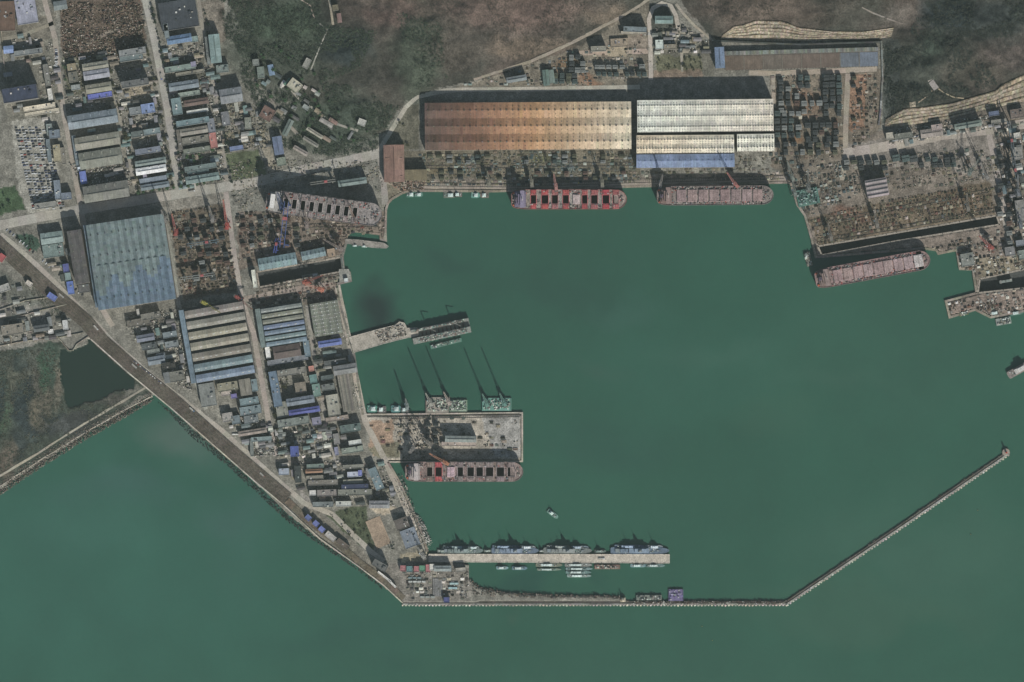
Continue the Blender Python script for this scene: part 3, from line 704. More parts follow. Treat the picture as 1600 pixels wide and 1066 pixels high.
(527,654,36,7,9,6,'f',(140,128,116),'shelter','rough pinkish strip at the south end of the ribbed tan roof'),
(548,669,32,12,9,9,'r',(90,108,102),'workshop','dark green roof facing the middle pier'),
(555,691,20,7,9,7,'r',(172,176,168),'workshop','off white strip facing the middle pier'),
(551,703,34,9,9,8,'r',(124,134,120),'workshop','pale green roof in three panels facing the middle pier'),
(526,686,9,17,9,7,'f',(126,124,120),'workshop','grey upright roof beside the narrow lane'),
(526,705,6,13,9,6,'r',(126,124,158),'shelter','thin lilac upright roof beside the narrow lane'),
# southern blocks
(461,705,13,16,3,20,'r',(68,80,166),'office_building','deep blue tower like block with a spread of blue trim'),
(444,737,16,10,2,8,'r',(146,150,174),'workshop','pale lavender square roof by the embankment road'),
(466,741,10,26,3,9,'f',(62,68,66),'workshop','near black upright roof south of the deep blue tower'),
(493,728,27,6,3,7,'r',(110,126,116),'workshop','green grey strip, top of the stack of strips east of the black roof'),
(491,736,26,5,3,7,'g',(146,104,74),'workshop','orange brown strip in the stack of strips'),
(492,746,27,6,3,7,'r',(124,120,106),'workshop','tan strip below the orange brown one'),
(505,754,46,8,2,8,'f',(120,116,106),'workshop','long grey brown roof at the foot of the strips'),
(552,729,32,6,3,8,'r',(120,120,108),'workshop','grey strip west of the slanting blue roof, first'),
(554,741,22,8,3,8,'r',(160,166,178),'workshop','white and blue box west of the slanting blue roof'),
(563,739,6,9,3,9,'r',(104,108,188),'shelter','small violet cap on the white and blue box'),
(552,752,31,6,3,7,'r',(132,132,116),'workshop','pale olive strip below the white and blue box'),
(555,760,42,7,2,10,'r',(50,56,88),'workshop','dark navy strip roof west of the slanting blue roof'),
(555,769,53,9,1,9,'f',(120,122,110),'workshop','long grey roof under the dark navy strip'),
(511,770,30,10,2,8,'f',(122,116,110),'workshop','grey brown roof west of the long grey one'),
(489,770,10,8,3,8,'r',(190,188,180),'house','small white cube house by the embankment road'),
(505,788,32,8,1,8,'r',(108,116,114),'workshop','dark grey strip above the triangular field'),
(537,787,24,8,1,8,'r',(172,174,164),'workshop','whitish strip above the triangular field'),
(588,748,13,36,23,10,'r',(104,120,134),'workshop','slanting steel blue roof parallel to the quay edge'),
(593,788,31,11,0,15,'g',(126,128,128),'office_building','grey block casting its shadow toward the slanting blue roof'),
(641,840,24,29,20,10,'r',(112,122,132),'workshop','blue grey roof turned with the quay, south end of town'),
(628,818,21,17,20,9,'f',(94,88,82),'workshop','brown flat roof joined to the turned blue grey one'),
(482,809,9,8,-42,7,'r',(84,96,168),'shelter','blue square roof on the embankment, north west one of three'),
(494,818,9,8,-42,7,'r',(90,98,176),'shelter','blue square roof on the embankment, middle one of three'),
(503,827,9,8,-42,7,'r',(96,104,182),'shelter','blue square roof on the embankment, south east one of three'),
(517,838,18,9,-40,7,'f',(160,156,148),'workshop','pale block with plant next to the three blue squares'),
(536,850,22,8,-38,6,'f',(98,88,78),'workshop','brown long roof on the embankment'),
(594,883,24,11,-30,20,'f',(100,102,98),'office_building','grey headquarters block near the southern tip with a wide shadow'),
(601,901,26,3,-38,5,'r',(206,204,196),'shelter','curved white walkway roof near the southern tip'),
(613,912,16,3,-45,5,'r',(200,198,190),'shelter','second white walkway roof segment below the first'),
(630,888,9,9,0,6,'f',(160,98,100),'shelter','pink speckled roof, westernmost of the gate row'),
(640,889,9,9,0,8,'r',(84,120,128),'workshop','teal blue roof second in the gate row'),
(651,889,8,9,0,7,'f',(156,92,94),'shelter','pink speckled roof in the middle of the gate row'),
(660,888,9,9,0,8,'r',(76,122,102),'workshop','green roof fourth in the gate row'),
(669,888,7,12,0,7,'f',(166,98,100),'shelter','pink speckled roof, easternmost of the gate row'),
(692,888,26,8,0,10,'g',(126,136,134),'workshop','pale teal gable below the root of the long pier'),
(675,886,7,10,0,8,'r',(182,180,170),'house','white cube beside the pale teal gable'),
(720,890,16,6,5,7,'f',(150,146,134),'workshop','cream strip roof near the sheltered basin'),
(698,937,9,8,0,7,'r',(62,66,132),'shelter','small dark blue roof beside the southern breakwater root'),
# north side of harbour
(616,256,31,57,1,12,'g',(134,98,82),'workshop','rust orange upright roof at the west end of the brown hall'),
(650,274,34,16,1,11,'s',(102,92,66),'workshop','olive brown shed beside the rust orange roof'),
(551,285,44,9,8,12,'g',(106,122,116),'workshop','teal roof between the harbour road and the slipway'),
(807,124,31,8,10,11,'g',(118,126,126),'workshop','lone grey roof on the bank north of the brown hall'),
(853,122,9,24,6,6,'g',(90,112,102),'shelter','green upright shed on the bank, western of two'),
(862,120,7,20,8,6,'g',(104,120,110),'shelter','green grey upright shed on the bank, eastern of two'),
(935,77,24,8,2,11,'f',(126,124,110),'house','grey green house west of the walled sandy court'),
(992,47,36,8,-2,18,'r',(106,118,120),'office_building','slate roof with a large black shadow below the loop road'),
(990,51.9,40,3.2,-2,6,'f',(166,158,140),'shelter','bead like pale strip in front of the slate roof'),
(968,67,28,13,3,2.5,'f',(142,128,108),'house','sandy walled court with a low building'),
(1037,32,27,11,0,13,'g',(108,130,124),'workshop','teal roof standing inside the loop road'),
(1030,70,12,14,2,7,'f',(178,188,178),'house','white upright house south of the loop'),
(1047,74,19,8,2,7,'f',(132,124,106),'house','tan roof beside the white upright house'),
(1124,91,14,32,3,13,'g',(98,116,156),'workshop','steel blue west end of the long panelled shed'),
(720,686,48,9,-1,17,'g',(122,130,124),'warehouse','grey green shed in the middle of the square pier'),
(717,694,54,6,-1,5,'f',(166,152,140),'shelter','pale pink canopy in front of the shed on the square pier'),
# east shore
(1390,213,12,11,8,7,'f',(166,160,144),'house','white box at the foot of the terraces, west end'),
(1411,213,28,9,8,11,'f',(108,110,100),'workshop','grey roof with a dark shadow at the foot of the terraces'),
(1455,208,34,12,8,8,'g',(142,132,122),'workshop','pinkish pale roof at the foot of the terraces'),
(1463,200,17,10,8,9,'f',(156,142,134),'workshop','pale pink annexe behind the pinkish roof'),
(1511,196,42,8,10,14,'g',(104,116,106),'workshop','green grey roof with white studs at the foot of the terraces'),
(1552,178,16,7,8,9,'r',(88,96,130),'workshop','slate blue roof near the eastern road fork'),
(1560,190,24,6,8,6,'f',(128,126,116),'workshop','striped grey roof near the eastern road fork'),
(1588,178,20,14,8,8,'f',(112,100,92),'workshop','brown grey roof at the right edge above the fork'),
(1369,294,34,28,10,20,'m',(136,126,124),'workshop','lilac grey ribbed ramp roof above the long dock'),
(1588,212,10,8,8,8,'f',(166,164,154),'house','white cube at the right edge beside the dark gantry row'),
(1590,240,14,20,8,6,'f',(134,132,124),'workshop','pale slab at the right edge below the white cube'),
(1577,393,15,14,8,9,'f',(120,120,118),'workshop','square grey roof east of the stepped quay'),
(1593,380,13,9,8,8,'r',(118,124,130),'workshop','blue grey roof behind the square grey one'),
(1598,398,14,14,8,8,'f',(118,128,118),'workshop','green grey roof at the right edge by the stepped quay'),
(1511,406,20,20,10,7,'f',(122,126,118),'workshop','pale rough slab on the stepped quay'),
(1594,330,14,34,8,6,'f',(120,118,112),'workshop','long grey slab at the right edge by the eastern gantries'),
]
GRP = {}
for b in B:
    kw = {}
    if b[-1].startswith('long ribbed tan roof'):
        building(*b[:2], 58, 18, b[4]-90, *b[5:], n=3); continue
    if b[-1].startswith('lilac grey ribbed'): kw['n'] = 4
    building(*b, **kw)

# ------------------------------------------------------------------ the large halls
def mixc(a, b, t): return tuple(a[i]*(1-t)+b[i]*t for i in range(3))
def dots(root, m, n): pass
def hall(corner, w, d, ang, h, bays, colf, kind, label, along='x', rise=None, vent=None, wall=(132,126,116), cat='hall', strips=True):
    """corner = centre px; bays stacked across the depth; colf(u,v)->colour, u along 0..1, v across 0..1"""
    root = empty(kind, (*W(*corner), 0), rad(ang)); tag(root, label, cat)
    m = MB(); m.box(0, 0, -1, w, d, h+1, wall); m.build('wall', 'concrete', root)
    g = MB(); L, D = (w, d) if along == 'x' else (d, w); bd = D/bays; rise = rise or bd*.16
    def P(u, v, z): return (u, v, z) if along == 'x' else (-v, u, z)
    n = int(L/4.2)
    for k in range(bays):
        v0 = -D/2+bd*k; vm = v0+bd/2; v1 = v0+bd
        for i in range(n):
            u0 = -L/2+L*i/n; u1 = -L/2+L*(i+1)/n
            for (a, b, za, zb, t) in ((v0, vm, 0, rise, .25), (vm, v1, rise, 0, .75)):
                c = jit(colf((i+.5)/n, (k+t)/bays), 4 if R() < .85 else 10)
                g.face([P(u0, a, h+za), P(u1, a, h+za), P(u1, b, h+zb), P(u0, b, h+zb)], c)
        for u, s in ((-L/2, 1), (L/2, -1)):
            g.face([P(u, v0, h), P(u, vm, h+rise), P(u, v1, h)][::s], colf(.5, .5))
    rf = g.build('roof', 'roof_sheet', root)
    if vent:
        sp, vc, sz = vent; m = MB()
        for k in range(bays):
            v0 = -D/2+bd*k
            for (fr, zf) in ((.5, 1), (0.02, 0.02), (.25, .5), (.75, .5)) if strips else ((.5, 1),):
                nn = int(L/sp)
                for i in range(nn):
                    big = fr == .5
                    if not big and R() < .12: continue
                    s = sz*(1.25 if big else .75)
                    p = P(-L/2+(i+.5)*L/nn+random.uniform(-.4, .4), v0+bd*fr+random.uniform(-.3, .3), h+rise*zf-.35)
                    m.box(p[0], p[1], p[2], s, s, 1.0+.5*big, jit(vc, 20))
        o = m.build('roof_vent', 'painted_steel', rf); o['kind'] = 'stuff'
    for k in range(bays):
        dm = MB(); q = P(L/2+.15, -D/2+bd*(k+.5), 0); s = (.3, min(12, bd*.5)) if along == 'x' else (min(12, bd*.5), .3)
        dm.box(q[0], q[1], 0, s[0], s[1], h*.75, (88,100,108))
        dm.build('door', 'painted_steel', root)
    return root
def c_brown(u, v):
    if u < .22: c = mixc((84,68,60), (112,82,64), u/.22)
    elif u < .5: c = mixc((112,82,64), (160,124,92), (u-.22)/.28)
    else: c = mixc((160,124,90), (200,190,166), (u-.5)/.5)
    if int(u*26) % 2 == 0: c = tuple(x*1.035 for x in c)
    return c
r = hall((825,197.5), 322, 74, .4, 17, 3, c_brown, 'assembly_hall', 'very long hall whose roof fades from dark brown to cream', rise=2.3, vent=(9.4, (96,88,76), 1.6))
hall((1101,182), 212, 50, .6, 31, 3, lambda u, v: mixc((212,214,200), (214,206,188), u), 'assembly_hall', 'tall white dotted hall beside the long brown hall', rise=.9, vent=(4.2, (70,72,66), 1.5))
hall((1070,226), 152, 28, .4, 26, 2, lambda u, v: mixc((212,196,168), (206,202,184), u), 'assembly_hall', 'cream dotted lower hall attached south of the tall white hall', rise=1.2, vent=(4.6, (84,78,68), 1.4))
hall((1070.5,252), 153, 21, .5, 20, 1, lambda u, v: mixc((124,138,162), (114,130,156), u), 'assembly_hall', 'periwinkle blue strip hall facing the harbour under the cream hall', rise=2.0, vent=(9, (110,120,160), 1.0))
hall((1179.5,224), 58, 27, .6, 30, 2, lambda u, v: (214,212,194), 'assembly_hall', 'small square white dotted hall at the south east corner of the tall white hall', rise=1.2, vent=(4.6, (80,78,70), 1.4))
def c_teal(u, v):
    # u runs from the south end to the north end
    edge = .34-.2*v+.10*math.sin(v*19)
    c = (106,119,118) if u > edge+.1 else (94,110,122)
    return tuple(x*(1.0 if int(v*22) % 2 else 1.03) for x in c)
hall((206.5,410), 122, 134, 8.6, 30, 11, c_teal, 'assembly_hall', 'huge teal hall with eleven lengthwise ridges west of the steel yard', along='y', rise=2.6, vent=(30, (70,78,78), 1.6), strips=False)
m = MB(); m.box(0, 0, 30.2, 112, 1.0, 1.6, (70,84,84)); 
o = m.build('expansion_joint', 'painted_steel', [q for q in COL.objects if q.get('label', '').startswith('huge teal')][0]); o.location = (1, 2, 0)
o = hall((147,416), 12, 130, 8.6, 18, 1, lambda u, v: (98,114,124), 'workshop', 'narrow slate lean-to hall along the west side of the huge teal hall', along='y', rise=1.2, cat='workshop')
hall((124,402), 22, 84, 9.5, 26, 2, lambda u, v: (84,82,80), 'workshop', 'dark upright hall with three lengthwise seams beside the huge teal hall', along='y', rise=1.6, cat='workshop', vent=(9,(108,106,100),1.0), strips=False)
# sawtooth complex: pale raised bays above a lower dark roof
def sawtooth(cx, cy, w, d, ang, h, bays, label, colf, base=(66,64,60), frac=.6, raise_=8, west=None):
    root = empty('sawtooth_hall', (*W(cx, cy), 0), rad(ang)); tag(root, label, 'hall')
    m = MB(); m.box(0, 0, -1, w, d, h+1, (110,112,110), topcol=base); m.build('wall', 'concrete', root)
    bd = d/bays
    for k in range(bays):
        v = d/2-bd*(k+.5); c = colf(k)
        g = MB(); ww = w-2; b0 = v-bd*.46; b1 = b0+bd*frac
        n = int(ww/6)
        for i in range(n):
            u0 = -ww/2+ww*i/n; u1 = u0+ww/n; cc = jit(c, 4)
            mid = b0+(b1-b0)*.45
            g.face([(u0, b0, h+raise_*.72), (u1, b0, h+raise_*.72), (u1, mid, h+raise_), (u0, mid, h+raise_)], cc)
            g.face([(u0, mid, h+raise_), (u1, mid, h+raise_), (u1, b1, h+raise_*.9), (u0, b1, h+raise_*.9)], cc)
            g.face([(u0, b0, h+.02), (u1, b0, h+.02), (u1, b0, h+raise_*.72), (u0, b0, h+raise_*.72)], (96,104,108))
            g.face([(u1, b1, h+.02), (u0, b1, h+.02), (u0, b1, h+raise_*.9), (u1, b1, h+raise_*.9)], (84,92,98))
        for u in (-ww/2, ww/2): g.face([(u, b0, h), (u, b1, h), (u, b1, h+raise_*.9), (u, b0+(b1-b0)*.45, h+raise_), (u, b0, h+raise_*.72)], c)
        rf = g.build('roof_bay', 'roof_sheet', root)
        s = MB(); s.box(0, 0, 0, 3.4, 1.0, .8, (186,188,182)); pieces('skylight', s, [(-ww/2+6+i*11+random.uniform(-1.5, 1.5), b0+(b1-b0)*.3, h+raise_*.86) for i in range(int(ww/11)) if R() < .75], 'painted_steel', rf)
    if west:
        g = MB(); g.box(-w/2-4, 0, -1, 7.8, d*.98, h+4, (112,126,132), topcol=west); g.build('gutter_wing', 'roof_sheet', root)
    return root
cols = [(122,116,110), (128,126,116), (138,134,118), (136,132,118), (118,114,104), (108,124,126), (112,126,140)]
sawtooth(344,533, 94, 118, 10, 14, 7, 'seven bayed sawtooth hall with pale raised bays and dark gutters', lambda k: cols[k], west=(104,120,130), frac=.72, base=(86,84,80))
cs2 = [(118,124,120), (122,124,110), (116,118,106), (104,116,136), (104,118,130), (112,128,128), (108,124,132)]
sawtooth(444,507, 66, 62, 9, 12, 7, 'smaller blue grey sawtooth hall of seven narrow bays', lambda k: cs2[k], base=(72,78,80), raise_=3.6, frac=.72, west=(104,116,112))
hall((510,498), 44, 52, 9, 13, 4, lambda u, v: (114,118,106), 'workshop', 'four grey lengthwise gables dotted with white vents near the west quay', along='y', rise=2.0, vent=(5.5, (190,192,186), 1.2), cat='workshop')
hall((434,409), 60, 19, 10, 13, 1, lambda u, v: (116,136,138), 'workshop', 'teal gable with dark ribs north of the inner dock, western of two', rise=2.4, vent=(6, (70,86,92), 1.2), cat='workshop')
hall((490,397), 38, 14, 12, 12, 1, lambda u, v: (116,134,136), 'workshop', 'teal gable with dark ribs north of the inner dock, eastern of two', rise=2.0, vent=(6, (70,86,92), 1.2), cat='workshop')
building(398,436, 6, 28, 8, 12, 'r', (196,198,180), 'workshop', 'narrow cream upright building at the west head of the inner dock')
building(518,396, 12, 14, 10, 8, 'f', (148,128,106), 'workshop', 'sandy pink flat roof at the east end of the teal gables')
# long panelled shed under the northern terraces
root = empty('storage_shed', (*W(1252,92), 0), rad(1.6)); tag(root, 'very long low shed of eight brown grey roof panels under the terraces', 'shed')
m = MB(); m.box(0, 0, -1, 240, 30, 8, (112,106,98)); m.build('wall', 'concrete', root)
pw = 240/8
for k in range(8):
    g = MB(); c = [(98,86,74),(100,88,76),(96,88,78),(98,88,78),(100,88,78),(98,86,76),(100,106,112),(104,112,122)][k]
    u = -120+pw*(k+.5); g.box(u, -4, 7, pw-1.6, 22, .5, c); g.build('roof_panel', 'roof_sheet', root)
m = MB()
for k in range(80): m.box(-118.5+k*3, 11.5, 7, 3.0, 6, random.uniform(.4, 1.3), jit((112,116,106), 18))
m.build('gutter_gallery', 'painted_steel', root)
m = MB(); m.box(0, -.5, 0, .9, 22.5, .8, (122,116,104)); pieces('roof_seam', m, [(-120+pw*k, -4, 7.02) for k in range(9)], 'painted_steel', root)
m = MB(); m.box(0, 0, 0, 1.2, .9, 1.2, (66,62,56)); pieces('gutter_bracket', m, [(-117+k*4.8, -15.5, 6.6) for k in range(50)], 'painted_steel', root)
# ------------------------------------------------------------------ terraces
def terrace(top, bot, n, label, steps=40):
    root = empty('terraced_slope', (0, 0, 0)); root['kind'] = 'structure'
    def samp(l, t):
        d = [0]
        for a, b in zip(l[:-1], l[1:]): d.append(d[-1]+math.hypot(b[0]-a[0], b[1]-a[1]))
        s = t*d[-1]
        for i in range(len(l)-1):
            if s <= d[i+1]+1e-6:
                f = (s-d[i])/(d[i+1]-d[i]); return (l[i][0]+(l[i+1][0]-l[i][0])*f, l[i][1]+(l[i+1][1]-l[i][1])*f)
        return l[-1]
    bench = MB(); riser = MB(); N = len(top)*12
    for k in range(n):
        v0 = k/n; v1 = (k+.7)/n; v2 = (k+1)/n
        for i in range(N):
            t0, t1 = i/N, (i+1)/N; wob = .012*math.sin(i*.6+k*2)
            q = []
            for t in (t0, t1):
                a, b = samp(bot, t), samp(top, t)
                w_ = .018*math.sin(t*17+k*2)
                for v in (v0, v1, v2):
                    v = min(1, max(0, v+w_)); q.append((b[0]*v+a[0]*(1-v), b[1]*v+a[1]*(1-v)))
            H_ = height([p[0] for p in q], [p[1] for p in q]); up = (2.0, 1.6, 2.0)
            A = [(*W(*q[j]), H_[j]+up[j]) for j in range(3)]; Bq = [(*W(*q[j+3]), H_[j+3]+up[j]) for j in range(3)]
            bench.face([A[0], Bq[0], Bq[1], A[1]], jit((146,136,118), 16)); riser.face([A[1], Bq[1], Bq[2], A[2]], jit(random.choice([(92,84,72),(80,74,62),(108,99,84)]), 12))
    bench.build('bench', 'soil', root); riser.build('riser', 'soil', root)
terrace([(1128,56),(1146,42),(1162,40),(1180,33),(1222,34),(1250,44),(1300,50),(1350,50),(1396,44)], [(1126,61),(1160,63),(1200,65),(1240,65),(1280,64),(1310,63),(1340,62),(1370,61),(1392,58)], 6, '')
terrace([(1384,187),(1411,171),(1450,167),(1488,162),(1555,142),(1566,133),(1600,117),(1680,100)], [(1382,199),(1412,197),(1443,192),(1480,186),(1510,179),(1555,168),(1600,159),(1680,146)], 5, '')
# retaining wall with buttress studs
wall('retaining_wall', [(1377,64),(1379,120),(1376,170),(1373,196)], 2.4, 3, -1, (116,118,114), 'upright studded retaining wall east of the long panelled shed', 'retaining wall', var=22)
wall('retaining_wall', [(1112,64),(1250,70),(1376,66)], 2.2, 9, -1, (70,72,68), 'dark retaining wall between the terraces and the long panelled shed', 'retaining wall', var=10)
# small platform on the hill
z = hz(1455,131); m = MB(); m.box(0, 0, -3, 9, 19, 4.5, (150,144,138)); m.box(0, 8, 1.5, 8, 2, 1, (168,160,150)); o = m.build('platform', 'concrete', None, (*W(1457,132), z), rad(35)); tag(o, 'pale rectangular concrete platform alone on the brown hill', 'platform')
m = MB(); m.box(0, 0, -3, 9, 8, 4.2, (168,156,136)); m.box(-3, 0, 1.2, 1, 7, .8, (140,130,112)); o = m.build('platform', 'concrete', None, (*W(1425,164), hz(1425,164)), rad(5)); tag(o, 'small sandy platform at the top edge of the right terraces', 'platform')
road([(1434,161),(1446,152),(1456,142)], 1.6, (158,145,122), .9); road([(1464,138),(1476,146),(1490,152),(1506,154)], 1.8, (150,138,116), .9)
road([(1344,14),(1362,22),(1384,30),(1410,38)], 2, (127,120,111), .9, .4)

# ------------------------------------------------------------------ dry docks
def dock(poly, label, ang):
    root = empty('dry_dock', (0, 0, 0)); tag(root, label, 'dry dock')
    m = MB(); m.prism(WP(poly), -13.4, -12.8, (70,72,70)); m.build('floor', 'concrete', root)
    m = MB(); P = WP(poly); n = len(P); cx = sum(p[0] for p in P)/n; cy = sum(p[1] for p in P)/n
    for i in range(n):
        a, b = P[i], P[(i+1) % n]; L = math.hypot(b[0]-a[0], b[1]-a[1]); an = math.atan2(b[1]-a[1], b[0]-a[0])
        mx, my = (a[0]+b[0])/2, (a[1]+b[1])/2
        m.box(mx, my, -13, L+1, 2.6, 13.35, (102,98,92), an, topcol=(146,138,126))
    m.build('side_wall', 'concrete', root)
    m = MB(); m.cyl(0, 0, 0, .6, .9, (60,58,54), 6); sp = []
    for i in range(n):
        a, b = P[i], P[(i+1) % n]; L = math.hypot(b[0]-a[0], b[1]-a[1]); K = int(L/16)
        for k in range(K): sp.append((a[0]+(b[0]-a[0])*(k+.5)/K, a[1]+(b[1]-a[1])*(k+.5)/K, .35))
    pieces('bollard', m, sp, 'painted_steel', root)
dock(DOCKS[0], 'long dark dry dock slit north of the pink bulk carrier', 0)
dock(DOCKS[1], 'dark dry dock at the right edge holding a pale caisson', 0)
dock(DOCKS[2], 'short dark inner dock on the west shore with a closed gate', 0)
m = MB(); m.box(0, 0, 0, 20, 4, 7, (118,126,120)); m.box(8, 1.5, 7, 3, 2, 2, (150,150,140)); m.box(-8, 0, 7, 2, 5, 1, (130,130,124)); m.box(0, 0, 7, 1, 3.4, .8, (90,96,92))
tag(m.build('caisson', 'painted_steel', None, (*W(1572,439.5), -12.8), rad(9)), 'pale grey caisson lying in the dark dock at the right edge', 'caisson')
m = MB(); m.box(0, 0, -12.8, 3, 21, 13.6, (110,118,112)); m.box(0, 0, .8, 1, 20, 1, (80,80,76)); tag(m.build('dock_gate', 'painted_steel', None, (*W(535,413), 0), rad(9)), 'grey gate closing the inner dock toward the harbour', 'dock gate')
m = MB(); m.box(0, 0, 0, 26, 6, 3, (120,126,124)); m.box(8, 0, 3, 7, 4, 3, (196,204,206)); m.box(-6, 0, 3, 8, 3, 1, (90,96,92)); tag(m.build('work_barge', 'painted_steel', None, (*W(484,431), -12.7), rad(9)), 'small pale work barge on the floor of the inner dock', 'barge')

# ------------------------------------------------------------------ piers
def pier(name, poly, z, label, col, ang=None, cat='pier', rail=True):
    root = empty(name, (0, 0, 0)); tag(root, label, cat)
    P = WP(poly); m = MB(); m.prism(P, -1.6, z, (100,96,88), topcol=col); m.build('deck', 'concrete', root); sp = []
    m = MB(); n = len(P)
    cx = sum(p[0] for p in P)/n; cy = sum(p[1] for p in P)/n
    for i in range(n):
        a, b = P[i], P[(i+1) % n]; L = math.hypot(b[0]-a[0], b[1]-a[1])
        K = max(1, int(L/18))
        for k in range(K):
            t = (k+.5)/K; x = a[0]+(b[0]-a[0])*t; y = a[1]+(b[1]-a[1])*t; d = math.hypot(cx-x, cy-y) or 1
            sp.append((x+(cx-x)/d*1.2, y+(cy-y)/d*1.2, -9))
    m.cyl(0, 0, 0, .8, 7.4, (90,88,82), 6); pieces('pile', m, sp, 'concrete', root); sp = []
    m = MB()
    for i in range(n):
        a, b = P[i], P[(i+1) % n]; L = math.hypot(b[0]-a[0], b[1]-a[1]); an = math.atan2(b[1]-a[1], b[0]-a[0]); d = math.hypot(cx-(a[0]+b[0])/2, cy-(a[1]+b[1])/2) or 1
        m.box((a[0]+b[0])/2, (a[1]+b[1])/2, z-.2, L, .8, .6, tuple(min(235, v+16) for v in col), an)
        K = int(L/16)
        for k in range(K): sp.append((a[0]+(b[0]-a[0])*(k+.5)/K, a[1]+(b[1]-a[1])*(k+.5)/K, z+.4))
    m.build('kerb', 'concrete', root); m = MB(); m.cyl(0, 0, 0, .5, .7, (70,66,62), 6); pieces('bollard', m, sp, 'painted_steel', root); return root
pier('pier', [(670,866),(1046,866.5),(1046,880),(670,878)], 1.0, 'long straight pale pier lined with vessels on both sides', (176,168,154))
pier('pier', [(546,527),(590,515),(618,508),(624,503),(632,505),(636,513),(652,512),(654,524),(632,529),(600,537),(553,551)], 0.8, 'cluttered concrete jetty leading out to the floating dock', (158,152,140))
pier('pier', [(540,374),(560,375),(600,380),(607,385),(604,388),(582,387),(540,380)], 0.8, 'thin pointed jetty below the slipway basin', (134,130,122))
pier('pier', [(530,421),(545,421),(548,437),(531,441)], 0.9, 'stub jetty with a pale hut outside the inner dock', (136,136,128))
building(541,438, 6, 6, 9, 4, 'r', (200,210,206), 'house', 'little white hut on the stub jetty outside the inner dock')

